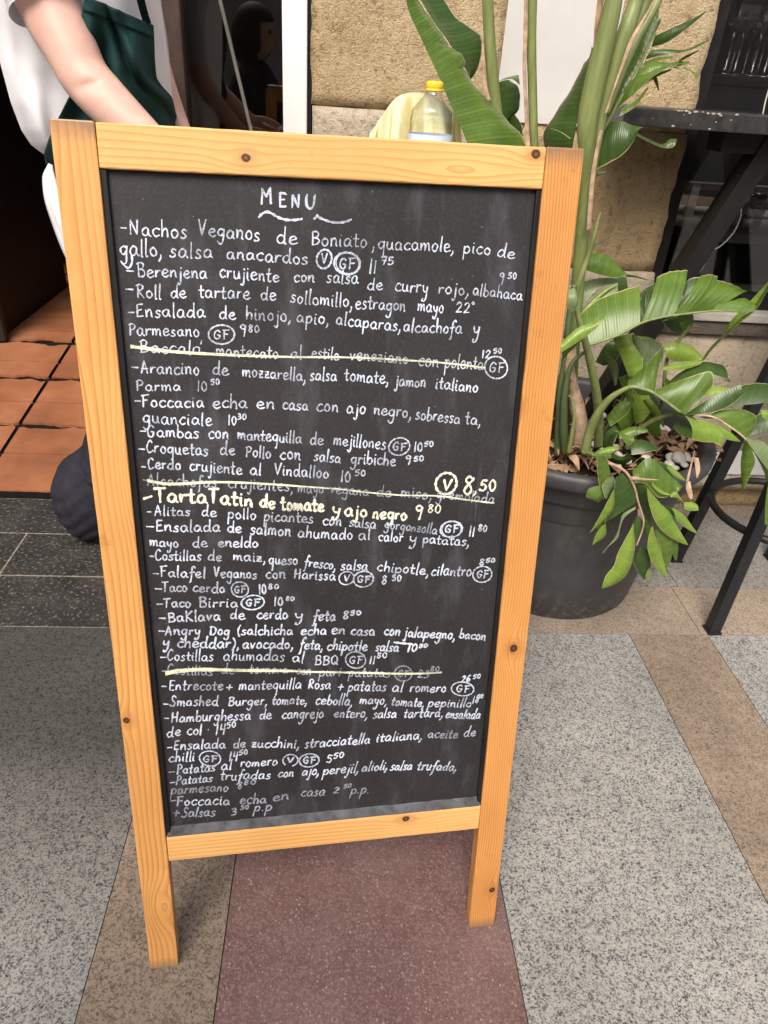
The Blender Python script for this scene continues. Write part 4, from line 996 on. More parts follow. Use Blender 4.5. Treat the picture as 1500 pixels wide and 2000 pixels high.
# tall leaf, upper left
leaf('leaf', 'E', [([(560, -120), (575, -30), (600, 80), (660, 210), (725, 345)], [(630, -120), (645, -10), (690, 60), (740, 130), (832, 262)], (1.42, 1.42), (1.46, 1.47), .10),
                   ([(690, 275), (740, 380), (795, 500)], [(790, 255), (850, 285), (905, 320), (925, 365), (915, 412)], (1.41, 1.41), (1.46, 1.47), .10),
                   ([(775, 455), (830, 590), (890, 720), (960, 900)], [(910, 395), (1000, 520), (1110, 640), (1260, 800), (1300, 900)], (1.40, 1.40), (1.47, 1.48), .12)])
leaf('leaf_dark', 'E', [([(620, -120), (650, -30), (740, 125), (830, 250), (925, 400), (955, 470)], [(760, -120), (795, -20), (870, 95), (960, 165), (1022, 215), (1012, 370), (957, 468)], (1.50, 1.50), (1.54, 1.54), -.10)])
stalk('E', [(1052, -200, 33, 1.5), (1058, 0, 33, 1.5), (1070, 250, 34, 1.5), (1103, 620, 35, 1.5), (1140, 900, 34, 1.5), (1190, 1500, 34, 1.52), (1260, 2300, 40, 1.54)])
sheath('E', [(1026, 180), (1022, 330), (1028, 480), (1050, 570)], [(1034, 180), (1040, 340), (1052, 480), (1075, 590)], (1.485, 1.485))
stalk('E', [(1322, -200, 27, 1.5), (1320, 0, 27, 1.5), (1314, 250, 28, 1.5), (1322, 600, 26, 1.5), (1332, 900, 25, 1.5), (1360, 1500, 26, 1.52), (1420, 2300, 32, 1.54)])
sheath('E', [(1272, -60), (1266, 200), (1262, 420), (1272, 640), (1278, 860)], [(1296, -60), (1290, 200), (1284, 420), (1296, 640), (1306, 860)], (1.487, 1.487))
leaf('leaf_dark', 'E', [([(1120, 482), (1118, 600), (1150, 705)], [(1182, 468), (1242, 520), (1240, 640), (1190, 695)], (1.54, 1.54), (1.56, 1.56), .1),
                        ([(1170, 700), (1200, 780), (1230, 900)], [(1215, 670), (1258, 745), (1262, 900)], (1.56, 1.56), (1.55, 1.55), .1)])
leaf('leaf_grey', 'E', [([(1115, 478), (1170, 452), (1238, 438)], [(1140, 472), (1200, 462), (1246, 500)], (1.53, 1.53), (1.53, 1.53), .1)])
leaf('leaf_dark', 'A', [([(352, 300), (325, 480), (270, 730), (220, 1000)], [(340, 385), (250, 530), (130, 715), (45, 850), (32, 905), (60, 1000)], (1.48, 1.48), (1.55, 1.55), .08)],
     ([(215, 905), (150, 860), (80, 835)], (1.47, 1.5)), (4, 2), 'stem')
# the stout double trunk of stalks
stalk('A', [(520, -250, 54, 1.42), (495, 0, 58, 1.42), (440, 260, 64, 1.42), (370, 550, 68, 1.42), (325, 800, 66, 1.42), (322, 1000, 52, 1.42), (312, 1200, 46, 1.43), (296, 1450, 44, 1.44), (270, 1750, 42, 1.45), (240, 2100, 44, 1.46), (200, 2600, 50, 1.47)])
stalk('A', [(690, -250, 44, 1.45), (640, 0, 48, 1.45), (570, 220, 54, 1.44), (475, 520, 52, 1.44), (410, 760, 46, 1.44), (372, 960, 40, 1.44), (350, 1150, 30, 1.44), (330, 1400, 24, 1.45)])
stalk('A', [(870, -180, 26, 1.47), (790, -20, 30, 1.46), (715, 130, 30, 1.45), (610, 330, 27, 1.44), (525, 540, 20, 1.43), (455, 740, 12, 1.43)])
stalk('A', [(760, -150, 30, 1.49), (700, 30, 34, 1.49), (640, 180, 26, 1.48), (590, 320, 18, 1.47)])
sheath('A', [(790, -40), (690, 110), (600, 260), (540, 430), (470, 640), (440, 730)], [(770, 10), (700, 140), (630, 260), (565, 430), (485, 640), (448, 740)], (1.415, 1.415))
sheath('A', [(395, -40), (375, 120), (362, 300)], [(440, -40), (412, 120), (372, 320)], (1.44, 1.44), 'litter')
sheath('A', [(405, 845), (375, 980), (345, 1150), (330, 1330), (318, 1500)], [(430, 850), (395, 990), (372, 1160), (360, 1340), (345, 1480)], (1.40, 1.41))
# torn fan to the right of the trunk
leaf('leaf', 'A', [([(432, 860), (540, 640), (640, 480), (720, 300), (775, 190), (790, 60)], [(425, 760), (520, 540), (600, 400), (680, 220), (740, 110), (770, 20)], (1.46, 1.50), (1.48, 1.51), .10)],
     ([(430, 845), (540, 640), (640, 480), (720, 300), (770, 215)], (1.45, 1.49)), (13, 7))
leaf('leaf_dark', 'A', [([(768, 232), (850, 195), (1000, 125), (1095, 72)], [(742, 308), (850, 272), (990, 172), (1096, 80)], (1.49, 1.45), (1.49, 1.44), .14),
                        ([(735, 325), (830, 320), (970, 322), (1045, 285), (1100, 270)], [(702, 388), (800, 362), (920, 346), (1010, 322), (1098, 276)], (1.48, 1.44), (1.48, 1.43), .12),
                        ([(905, 402), (960, 365), (1050, 324)], [(915, 405), (985, 370), (1052, 330)], (1.46, 1.43), (1.46, 1.43), .1)])
leaf('leaf', 'A', [([(672, 440), (760, 402), (850, 408), (960, 402), (985, 408)], [(640, 500), (760, 458), (880, 436), (960, 424), (985, 412)], (1.48, 1.44), (1.47, 1.42), .12),
                   ([(635, 490), (700, 480), (800, 440), (950, 405)], [(520, 705), (600, 640), (700, 545), (800, 465), (905, 425)], (1.47, 1.44), (1.46, 1.41), .14),
                   ([(880, 436), (980, 448), (1030, 482), (1046, 500)], [(885, 444), (975, 456), (1018, 490), (1036, 525)], (1.44, 1.42), (1.44, 1.41), .1)])
leaf('leaf_dark', 'A', [([(430, 850), (480, 800), (540, 785), (610, 812), (692, 830)], [(380, 1105), (450, 1070), (545, 1015), (605, 950), (645, 880)], (1.46, 1.42), (1.44, 1.40), .14),
                        ([(372, 1128), (410, 1120), (446, 1117)], [(374, 1160), (400, 1145), (440, 1126)], (1.44, 1.43), (1.44, 1.43), .1),
                        ([(640, 862), (720, 902), (815, 940), (860, 905), (910, 905)], [(640, 880), (715, 918), (810, 960), (880, 960), (905, 925)], (1.46, 1.46), (1.45, 1.45), .12)])
# spears and leaves low behind the trunk
stalk('A', [(410, 1382, 3, 1.42), (392, 1440, 9, 1.42), (368, 1540, 15, 1.42), (325, 1680, 17, 1.43), (280, 1800, 20, 1.43), (235, 1950, 22, 1.44), (190, 2200, 24, 1.46)])
stalk('A', [(517, 1505, 2.5, 1.5), (440, 1555, 5, 1.49), (350, 1612, 6, 1.48), (300, 1680, 6, 1.47)], 'stem_dark')
leaf('leaf', 'A', [([(325, 1655), (430, 1652), (520, 1718), (580, 1785)], [(318, 1762), (420, 1795), (500, 1808), (578, 1797)], (1.50, 1.50), (1.48, 1.49), .16)])
leaf('leaf_dark', 'A', [([(560, 1782), (640, 1795), (722, 1822)], [(570, 1802), (640, 1808), (722, 1826)], (1.50, 1.48), (1.50, 1.48), .1)])
leaf('leaf_grey', 'C', [([(390, 235), (480, 212), (600, 200), (705, 208)], [(340, 500), (430, 385), (540, 290), (692, 250)], (1.53, 1.53), (1.49, 1.51), .14)])
leaf('leaf_dark', 'C', [([(690, 200), (740, 190), (780, 205)], [(700, 420), (740, 420), (790, 400)], (1.56, 1.56), (1.56, 1.56), .1), ([(880, 400), (960, 290), (1030, 250)], [(860, 470), (950, 430), (1040, 330)], (1.54, 1.54), (1.53, 1.53), .1)])
# the big arching leaf
leaf('leaf', 'B', [([(385, 490), (450, 462), (560, 420), (678, 356)], [(362, 305), (450, 232), (560, 188), (672, 154)], (1.36, 1.36), (1.42, 1.43), .08)],
     ([(395, 475), (560, 418), (680, 355), (800, 322), (950, 302), (1100, 288), (1275, 290)], (1.35, 1.35)), (9, 4))
leaf('leaf', 'B', [([(682, 352), (760, 332), (862, 308)], [(766, 110), (835, 82), (928, 74)], (1.36, 1.36), (1.42, 1.44), .10),
                   ([(850, 310), (920, 298), (960, 294)], [(985, 112), (1040, 96), (1088, 110)], (1.36, 1.36), (1.41, 1.43), .16),
                   ([(920, 298), (1000, 290), (1075, 286)], [(1078, 125), (1160, 148), (1242, 190)], (1.355, 1.355), (1.40, 1.41), .20),
                   ([(1060, 284), (1180, 298), (1282, 292)], [(1130, 245), (1220, 222), (1276, 252)], (1.35, 1.345), (1.38, 1.37), .2)])
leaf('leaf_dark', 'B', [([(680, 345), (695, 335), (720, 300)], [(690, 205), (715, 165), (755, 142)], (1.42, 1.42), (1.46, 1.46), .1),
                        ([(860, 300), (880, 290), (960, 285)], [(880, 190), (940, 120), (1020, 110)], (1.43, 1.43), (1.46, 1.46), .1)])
leaf('leaf_light', 'B', [([(262, 455), (350, 378), (430, 348), (497, 303)], [(258, 510), (350, 452), (440, 386), (497, 318)], (1.28, 1.29), (1.27, 1.28), .18)])
leaf('leaf', 'B', [([(262, 500), (310, 470), (370, 420)], [(255, 560), (320, 490), (375, 440)], (1.28, 1.28), (1.30, 1.30), .1)])
leaf('leaf_grey', 'B', [([(296, 182), (330, 170), (350, 205)], [(284, 262), (322, 292), (346, 262)], (1.30, 1.30), (1.29, 1.29), .25),
                        ([(368, 292), (430, 220), (500, 165), (556, 143)], [(372, 285), (450, 262), (520, 230), (548, 190)], (1.44, 1.46), (1.42, 1.44), .16)])
leaf('leaf_light', 'B', [([(365, 295), (430, 226), (500, 170), (555, 146)], [(372, 292), (440, 240), (505, 182), (556, 150)], (1.425, 1.445), (1.42, 1.44), .2)])
# thick stalks out of the pot
stalk('B', [(330, 245, 12, 1.34), (350, 320, 15, 1.34), (378, 420, 18, 1.34), (420, 590, 21, 1.36), (448, 740, 23, 1.38), (458, 870, 24, 1.40), (455, 1000, 24, 1.42)])
stalk('B', [(385, 1040, 25, 1.36), (410, 930, 25, 1.36), (455, 830, 22, 1.35), (520, 750, 17, 1.34), (620, 693, 11, 1.33), (690, 702, 9, 1.32), (755, 728, 8, 1.31), (890, 826, 7, 1.29)])
stalk('B', [(288, 1050, 22, 1.38), (272, 900, 22, 1.38), (280, 720, 17, 1.38), (310, 580, 12, 1.39), (360, 525, 10, 1.40), (400, 500, 8, 1.40)], 'stem_dark')
stalk('B', [(240, 1050, 18, 1.40), (245, 900, 18, 1.40), (255, 700, 16, 1.40), (285, 500, 15, 1.41), (300, 330, 15, 1.42), (330, 150, 17, 1.43)], 'stem_dark')
stalk('B', [(610, 1010, 16, 1.42), (640, 950, 16, 1.40), (740, 872, 13, 1.36), (868, 832, 10, 1.32), (960, 838, 8, 1.30)])
stalk('B', [(720, 900, 10, 1.44), (790, 780, 10, 1.43), (815, 560, 10, 1.43), (870, 460, 10, 1.42), (945, 365, 9, 1.42)])
stalk('B', [(900, 700, 7, 1.50), (1010, 545, 7, 1.49), (1060, 480, 8, 1.48), (1120, 420, 8, 1.47), (1180, 360, 8, 1.46)])
stalk('B', [(560, 900, 9, 1.52), (600, 690, 9, 1.52), (690, 600, 8, 1.52), (760, 520, 8, 1.52)], 'stem_dark')
stalk('B', [(470, 960, 10, 1.5), (560, 800, 10, 1.5), (640, 640, 9, 1.52)], 'stem_dark')
stalk('B', [(310, 560, 14, 1.42), (325, 690, 26, 1.42), (345, 800, 40, 1.42), (362, 920, 38, 1.42), (352, 1020, 30, 1.42)], 'dry', name='dry_sheath')
stalk('B', [(300, 1040, 12, 1.35), (318, 930, 12, 1.35), (330, 840, 9, 1.35), (318, 770, 7, 1.36), (300, 735, 5, 1.36)])
sheath('B', [(300, 500), (285, 560), (280, 640)], [(340, 470), (330, 560), (315, 650)], (1.40, 1.40), 'cap_yellow' if False else 'dry')
leaf('leaf_light', 'B', [([(285, 500), (300, 580), (330, 660)], [(335, 460), (345, 560), (350, 640)], (1.43, 1.43), (1.42, 1.42), .15)])
# thin spear leaf on the right
leaf('leaf', 'B', [([(1115, 412), (1195, 330), (1262, 285), (1355, 140)], [(1128, 408), (1215, 345), (1300, 270), (1360, 150)], (1.46, 1.42), (1.45, 1.41), .1)])
leaf('leaf_light', 'B', [([(1115, 408), (1165, 330), (1262, 232), (1352, 135)], [(1120, 412), (1200, 335), (1275, 265), (1356, 142)], (1.455, 1.42), (1.45, 1.41), .12)])
# middle leaves over the pot
leaf('leaf', 'B', [([(612, 690), (690, 702), (752, 728)], [(618, 655), (715, 565), (803, 468)], (1.33, 1.31), (1.36, 1.35), .08)])
leaf('leaf', 'B', [([(756, 728), (820, 765), (890, 826), (918, 838)], [(762, 705), (900, 652), (1050, 608), (1060, 680)], (1.31, 1.285), (1.33, 1.31), .07)])
leaf('leaf_dark', 'B', [([(918, 836), (1000, 778), (1100, 722), (1205, 678)], [(920, 840), (1050, 828), (1150, 790), (1222, 732)], (1.30, 1.30), (1.28, 1.29), .08)])
leaf('leaf_light', 'B', [([(912, 842), (980, 868), (1050, 880), (1100, 905)], [(948, 968), (1010, 982), (1060, 985), (1102, 1002)], (1.27, 1.27), (1.25, 1.25), .22),
                         ([(1085, 885), (1150, 925), (1206, 978)], [(1100, 950), (1150, 972), (1204, 981)], (1.28, 1.27), (1.27, 1.27), .12)])
leaf('leaf_dark', 'B', [([(782, 712), (880, 620), (1000, 560), (1110, 575)], [(780, 740), (900, 680), (1040, 630), (1140, 655)], (1.40, 1.40), (1.36, 1.36), .12),
                        ([(985, 560), (1070, 590), (1140, 660)], [(1050, 600), (1100, 640), (1150, 670)], (1.41, 1.41), (1.38, 1.38), .1)])
leaf('leaf_light', 'B', [([(790, 585), (900, 562), (1025, 548)], [(795, 602), (900, 600), (995, 572)], (1.38, 1.39), (1.37, 1.38), .2),
                         ([(800, 472), (870, 452), (955, 480), (1010, 540)], [(815, 532), (850, 556), (920, 558), (1000, 546)], (1.42, 1.42), (1.41, 1.41), .2)])
leaf('leaf_light', 'B', [([(530, 430), (570, 520), (618, 640)], [(640, 405), (690, 500), (685, 620)], (1.45, 1.42), (1.44, 1.41), .16)])
leaf('leaf_grey', 'B', [([(640, 420), (730, 430), (800, 482)], [(680, 600), (740, 588), (790, 560)], (1.46, 1.45), (1.44, 1.43), .12),
                        ([(630, 415), (650, 500), (660, 560)], [(645, 412), (700, 480), (690, 560)], (1.43, 1.43), (1.42, 1.42), .2)])
leaf('leaf_light', 'B', [([(660, 425), (730, 435), (790, 462)], [(700, 440), (740, 446), (792, 468)], (1.42, 1.42), (1.42, 1.42), .2)])
leaf('leaf_light', 'B', [([(640, 722), (638, 800), (650, 900)], [(722, 735), (740, 800), (695, 870)], (1.44, 1.43), (1.42, 1.41), .18)])
leaf('leaf', 'B', [([(700, 780), (690, 880), (740, 950)], [(760, 800), (780, 880), (790, 950)], (1.44, 1.43), (1.42, 1.41), .18), ([(520, 880), (590, 800), (640, 760)], [(560, 960), (640, 880), (690, 800)], (1.46, 1.46), (1.45, 1.45), .15)])
leaf('leaf_dark', 'B', [([(440, 560), (490, 470), (540, 440)], [(480, 580), (540, 560), (600, 450)], (1.55, 1.55), (1.54, 1.54), .12), ([(870, 330), (900, 390), (950, 400)], [(790, 340), (840, 395), (900, 420)], (1.50, 1.50), (1.49, 1.49), .1)])
leaf('leaf_light', 'B', [([(790, 342), (850, 330), (905, 400)], [(835, 320), (890, 325), (925, 385)], (1.47, 1.47), (1.45, 1.45), .15)])
leaf('leaf', 'B', [([(860, 320), (950, 305), (955, 350)], [(900, 395), (940, 380), (945, 360)], (1.46, 1.46), (1.45, 1.45), .15)])
# right-hand leaves
leaf('leaf_dark', 'B', [([(1100, 812), (1200, 790), (1300, 780), (1380, 765)], [(1170, 695), (1270, 672), (1330, 672), (1385, 685)], (1.34, 1.32), (1.38, 1.36), .08),
                        ([(1240, 955), (1300, 935), (1380, 920)], [(1275, 850), (1320, 830), (1380, 805)], (1.30, 1.30), (1.33, 1.33), .08)])
leaf('leaf', 'B', [([(985, 848), (1080, 855), (1150, 900), (1225, 962)], [(1110, 838), (1200, 808), (1292, 850), (1265, 932)], (1.29, 1.27), (1.31, 1.28), .10)],
     ([(960, 838), (1060, 850), (1140, 895), (1228, 962), (1290, 1050), (1330, 1130), (1350, 1190)], (1.285, 1.24)), (6, 4), 'dry')
leaf('leaf', 'B', [([(1225, 968), (1208, 1080), (1208, 1150), (1216, 1240)], [(1240, 975), (1285, 1075), (1260, 1150), (1222, 1240)], (1.26, 1.25), (1.24, 1.24), .16)])
leaf('leaf_grey', 'B', [([(1235, 968), (1290, 1050), (1350, 1130)], [(1262, 965), (1330, 985), (1380, 1040)], (1.25, 1.24), (1.27, 1.25), .1)])
leaf('leaf_dark', 'B', [([(1290, 1055), (1330, 1130), (1345, 1200)], [(1330, 1045), (1360, 1080), (1380, 1120)], (1.25, 1.24), (1.25, 1.24), .12)])
leaf('leaf', 'B', [([(1352, 1200), (1338, 1300), (1334, 1418)], [(1390, 1210), (1385, 1310), (1362, 1420)], (1.24, 1.23), (1.24, 1.23), .15)])
leaf('leaf_light', 'B', [([(1308, 815), (1330, 812), (1360, 815)], [(1320, 850), (1350, 866), (1375, 866)], (1.28, 1.28), (1.27, 1.27), .15)])
# curled leaf over the rim
leaf('leaf_dark', 'C', [([(700, 1620), (620, 1680), (600, 1780), (640, 1870), (740, 1900), (810, 1850)], [(730, 1640), (690, 1680), (660, 1770), (680, 1840), (740, 1860), (790, 1830)], (1.26, 1.25), (1.30, 1.29), -.3)])
leaf('leaf', 'C', [([(670, 1615), (740, 1650), (850, 1680)], [(700, 1640), (790, 1760), (850, 1720)], (1.25, 1.25), (1.24, 1.24), .2), ([(380, 1790), (500, 1830), (640, 1830)], [(420, 1850), (520, 1890), (640, 1880)], (1.26, 1.23), (1.25, 1.22), .2)])
leaf('leaf_dark', 'C', [([(800, 1720), (940, 1710), (1080, 1790)], [(830, 1850), (950, 1830), (1075, 1800)], (1.28, 1.27), (1.25, 1.24), .14)])
# leaf hanging over the front of the pot
HY = (1.20, 1.175)
leaf('leaf', 'D', [([(600, 60), (640, 130), (668, 240)], [(530, 50), (535, 230), (572, 430), (596, 480)], (1.20, 1.19), (1.19, 1.175), .18),
                   ([(548, 340), (450, 372), (418, 452)], [(578, 470), (540, 505), (478, 482)], (1.18, 1.175), (1.18, 1.175), .2)])
leaf('leaf_grey', 'D', [([(682, 238), (705, 310), (622, 472)], [(640, 262), (578, 350), (608, 465)], (1.19, 1.18), (1.175, 1.17), .16)])
leaf('leaf_dark', 'D', [([(780, 215), (850, 300), (900, 400), (912, 506)], [(718, 258), (690, 400), (650, 560), (606, 702)], (1.195, 1.18), (1.19, 1.185), .06)],
     ([(640, 120), (740, 160), (830, 232), (900, 370), (932, 500), (985, 680), (965, 800), (915, 930)], (1.20, 1.165)), (16, 7), 'dry')
leaf('leaf_light', 'D', [([(692, 378), (706, 500), (660, 620), (462, 806)], [(690, 382), (620, 520), (540, 670), (458, 808)], (1.175, 1.165), (1.165, 1.165), .22)])
leaf('leaf_light', 'D', [([(612, 695), (612, 830), (484, 926)], [(572, 735), (520, 820), (484, 918)], (1.175, 1.17), (1.17, 1.17), .2)])
leaf('leaf_grey', 'D', [([(918, 540), (780, 622), (745, 740), (700, 850), (585, 995)], [(905, 572), (800, 652), (758, 750), (735, 850), (640, 940), (590, 1005)], (1.175, 1.165), (1.17, 1.16), .22)])
leaf('leaf_light', 'D', [([(922, 642), (885, 700), (902, 960), (830, 1200), (700, 1310), (568, 1352)], [(918, 644), (840, 800), (740, 985), (690, 1130), (610, 1230), (578, 1345)], (1.165, 1.15), (1.155, 1.15), .20)])
leaf('leaf_dark', 'D', [([(930, 650), (962, 700), (950, 830)], [(872, 715), (886, 800), (905, 910)], (1.18, 1.175), (1.175, 1.17), .1),
                        ([(905, 325), (960, 500), (1000, 600), (1040, 660)], [(1012, 325), (1030, 450), (1060, 600), (1066, 720)], (1.19, 1.18), (1.18, 1.17), .08),
                        ([(950, 935), (1030, 985), (1060, 1160)], [(880, 1080), (935, 1200), (992, 1265)], (1.185, 1.18), (1.19, 1.185), .1)])
leaf('leaf_light', 'D', [([(1012, 342), (1120, 480), (1250, 640), (1350, 800), (1422, 920)], [(1018, 348), (1040, 530), (1130, 745), (1310, 885), (1420, 924)], (1.17, 1.165), (1.155, 1.165), .16)])
leaf('leaf_light', 'D', [([(1072, 728), (1112, 860), (1172, 1050), (1212, 1212)], [(1060, 745), (1022, 920), (1062, 1080), (1140, 1185), (1204, 1242)], (1.165, 1.16), (1.155, 1.16), .2)])
leaf('leaf', 'D', [([(1120, 765), (1232, 850), (1278, 910), (1255, 1060), (1214, 1155)], [(1098, 775), (1140, 920), (1172, 1060), (1212, 1160)], (1.175, 1.17), (1.17, 1.168), .14),
                   ([(1262, 876), (1326, 895), (1310, 1065)], [(1278, 900), (1270, 1000), (1300, 1078)], (1.18, 1.175), (1.175, 1.175), .16)])
leaf('leaf', 'D', [([(875, 205), (1000, 82), (1090, 90), (1200, 200), (1368, 350)], [(898, 318), (1010, 330), (1130, 460), (1290, 425), (1362, 356)], (1.21, 1.20), (1.19, 1.185), .10)])
leaf('leaf_light', 'D', [([(1195, 115), (1300, 190), (1398, 290)], [(1212, 165), (1290, 252), (1388, 302)], (1.22, 1.21), (1.21, 1.21), .2),
                         ([(1228, 425), (1300, 402), (1366, 492)], [(1250, 455), (1310, 462), (1362, 502)], (1.19, 1.18), (1.18, 1.18), .2),
                         ([(1372, 505), (1450, 503), (1502, 520)], [(1380, 570), (1450, 588), (1520, 586)], (1.2, 1.2), (1.19, 1.19), .2),
                         ([(1252, 556), (1370, 618), (1492, 782)], [(1296, 680), (1390, 752), (1502, 812)], (1.18, 1.175), (1.17, 1.17), .2)])
leaf('leaf_grey', 'D', [([(1050, 1118), (1082, 1185), (1050, 1280)], [(1030, 1160), (1004, 1222), (1012, 1276)], (1.18, 1.175), (1.175, 1.175), .15)])
leaf('leaf_dark', 'D', [([(1195, 530), (1260, 560), (1290, 640)], [(1210, 560), (1240, 620), (1285, 650)], (1.19, 1.19), (1.19, 1.19), .1), ([(1090, 90), (1200, 130), (1290, 250)], [(1120, 110), (1200, 200), (1290, 300)], (1.22, 1.21), (1.215, 1.21), .1)])
for pts in ([(860, 265), (960, 285), (1130, 288)], ):
    bm = bmesh.new(); patch(bm, 'D', [(862, 250), (980, 268), (1130, 284)], [(880, 290), (980, 295), (1130, 290)], (1.175, 1.17), (1.175, 1.17), .3, 10, 4); obj('dry_sheath', bm, M['dry'], plant, True)
# more blades that thicken the clump
leaf('leaf', 'A', [([(600, 560), (680, 520), (780, 470), (870, 450)], [(560, 660), (650, 590), (760, 510), (868, 460)], (1.47, 1.45), (1.46, 1.44), .14),
                   ([(700, 400), (790, 372), (880, 368)], [(690, 430), (790, 396), (884, 378)], (1.49, 1.46), (1.48, 1.45), .14)])
leaf('leaf_dark', 'A', [([(700, 470), (740, 500), (785, 590)], [(715, 470), (770, 490), (792, 585)], (1.52, 1.52), (1.51, 1.51), .12)])
leaf('leaf', 'A', [([(560, 700), (640, 650), (720, 560)], [(530, 760), (640, 690), (722, 575)], (1.46, 1.44), (1.45, 1.43), .15)])
leaf('leaf', 'B', [([(560, 640), (600, 740), (640, 830)], [(610, 620), (640, 720), (650, 820)], (1.47, 1.45), (1.46, 1.44), .16)])
leaf('leaf_light', 'B', [([(690, 760), (740, 830), (800, 905)], [(720, 745), (775, 810), (806, 900)], (1.42, 1.40), (1.41, 1.39), .18)])
leaf('leaf', 'B', [([(560, 930), (640, 900), (720, 915)], [(570, 965), (650, 945), (716, 928)], (1.30, 1.29), (1.28, 1.28), .18)])
leaf('leaf_dark', 'B', [([(470, 860), (520, 900), (590, 985)], [(500, 845), (560, 880), (600, 975)], (1.44, 1.43), (1.43, 1.42), .15)])
leaf('leaf_light', 'B', [([(430, 1040), (500, 1010), (570, 1005)], [(440, 1062), (510, 1045), (566, 1016)], (1.25, 1.24), (1.24, 1.23), .2)])
leaf('leaf_dark', 'B', [([(810, 640), (880, 690), (990, 700)], [(800, 670), (880, 740), (985, 715)], (1.40, 1.38), (1.38, 1.37), .12)])
leaf('leaf_grey', 'B', [([(470, 520), (520, 600), (540, 690)], [(500, 510), (560, 580), (552, 680)], (1.50, 1.49), (1.49, 1.48), .14)])
leaf('leaf_dark', 'D', [([(650, 420), (740, 480), (760, 640)], [(700, 380), (820, 440), (800, 600)], (1.205, 1.20), (1.20, 1.195), .08)])
leaf('leaf', 'D', [([(985, 640), (1000, 780), (1040, 930)], [(1030, 640), (1050, 760), (1052, 920)], (1.195, 1.19), (1.19, 1.185), .14)])
leaf('leaf_dark', 'D', [([(1060, 560), (1130, 660), (1180, 790)], [(1100, 540), (1190, 640), (1200, 780)], (1.20, 1.195), (1.195, 1.19), .12)])
leaf('leaf_light', 'D', [([(1160, 520), (1240, 600), (1330, 700)], [(1170, 560), (1250, 660), (1326, 706)], (1.19, 1.185), (1.185, 1.18), .18)])
leaf('leaf', 'D', [([(640, 560), (560, 660), (520, 760)], [(660, 590), (600, 690), (528, 768)], (1.19, 1.185), (1.185, 1.18), .16)])
leaf('leaf_light', 'D', [([(1060, 300), (1150, 380), (1260, 430)], [(1065, 340), (1150, 420), (1256, 440)], (1.19, 1.185), (1.185, 1.18), .18)])
leaf('leaf', 'B', [([(500, 850), (560, 780), (640, 745)], [(520, 900), (600, 840), (650, 765)], (1.40, 1.39), (1.38, 1.38), .16)])
leaf('leaf_dark', 'B', [([(640, 640), (720, 690), (770, 770)], [(620, 680), (690, 760), (765, 790)], (1.47, 1.46), (1.45, 1.45), .14)])
leaf('leaf', 'B', [([(860, 870), (930, 900), (985, 960)], [(850, 905), (900, 950), (975, 970)], (1.36, 1.34), (1.34, 1.33), .16)])
leaf('leaf_light', 'B', [([(1000, 700), (1080, 690), (1160, 700)], [(1010, 735), (1080, 740), (1155, 712)], (1.36, 1.35), (1.34, 1.34), .14)])
leaf('leaf', 'A', [([(640, 300), (720, 190), (800, 120)], [(690, 330), (760, 230), (806, 130)], (1.515, 1.51), (1.505, 1.50), .12)])
# dry hanging scraps at the rim, right
for A, B in (([(1475, 0), (1440, 140), (1400, 300)], [(1490, 0), (1455, 150), (1425, 300)]), ([(1405, 290), (1400, 380), (1440, 480)], [(1440, 300), (1460, 400), (1462, 470)]), ([(1470, 60), (1490, 160), (1500, 260)], [(1520, 70), (1540, 180), (1510, 270)]), ([(930, 560), (985, 630), (1000, 690)], [(925, 640), (960, 670), (990, 690)])):
    bm = bmesh.new(); patch(bm, 'D', A, B, (1.215, 1.20), (1.21, 1.20), .2, 12, 4, .1, 5); obj('dry_leaf', bm, M['dry'], plant, True)

# ------------------------------------------------------------------ bar table on the right
TB = 1.62; TX0, TX1, TZ = .572, 1.75, 1.0785
table = empty('bar_table', (1.15, TB + .1, 0), 'tall black wooden bar table with a worn edge under the bar window', 'bar table')
bm = bmesh.new(); box(bm, TX0, TX1, TB, WALL - .012, TZ - .034, TZ, .003)
obj('table_top', bm, plain('worn_black_paint', (.030, .028, .026), .38, .5, .5, 55, bump=.15), table)
bm = bmesh.new()
for (a, b, z0, z1) in ((TX0 + .12, TX0 + .16, TZ - .04, TZ - .02), ): pass
rr = random.Random(8)
for i in range(34):
    x = TX0 + rr.choice([rr.uniform(.10, .20), rr.uniform(.05, 1.0)]); z = TZ - rr.choice([rr.uniform(.003, .031), rr.uniform(.0005, .003)]); s = rr.uniform(.0008, .0030)
    t = bmesh.new(); bmesh.ops.create_icosphere(t, subdivisions=1, radius=1)
    for v in t.verts: v.co = Vector((x + v.co.x * s * rr.uniform(1, 2), TB - .0002 + v.co.y * .0005, z + v.co.z * s * .7))
    merge(bm, t)
tag(obj('paint_chip', bm, plain('chipped_pale_wood', (.42, .36, .29), .9, .1, .3, 200), table), kind='stuff')
def beam(bm, a, b, w_, d_):
    a, b = Vector(a), Vector(b); t = (b - a).normalized(); s = Vector((0, 1, 0)); s = (s - t * s.dot(t)).normalized(); u = t.cross(s)
    vs = [bm.verts.new(p + u * i * w_ / 2 + s * j * d_ / 2) for p in (a, b) for i, j in ((-1, -1), (1, -1), (1, 1), (-1, 1))]
    for f in ((0,1,2,3),(4,7,6,5),(0,4,5,1),(1,5,6,2),(2,6,7,3),(3,7,4,0)): bm.faces.new([vs[i] for i in f])
p0 = at(1505, 275, 1.70); p1 = at(1300, 590, 1.70)
d = (p1 - p0) / (p0.z - p1.z); lo = p0 + d * (p0.z - .004); hi = p0 - d * (TZ - .036 - p0.z)
lo.y = hi.y = 1.70
bm = bmesh.new(); beam(bm, hi, lo, .043, .040); obj('leg', bm, M['black_wood'], table)
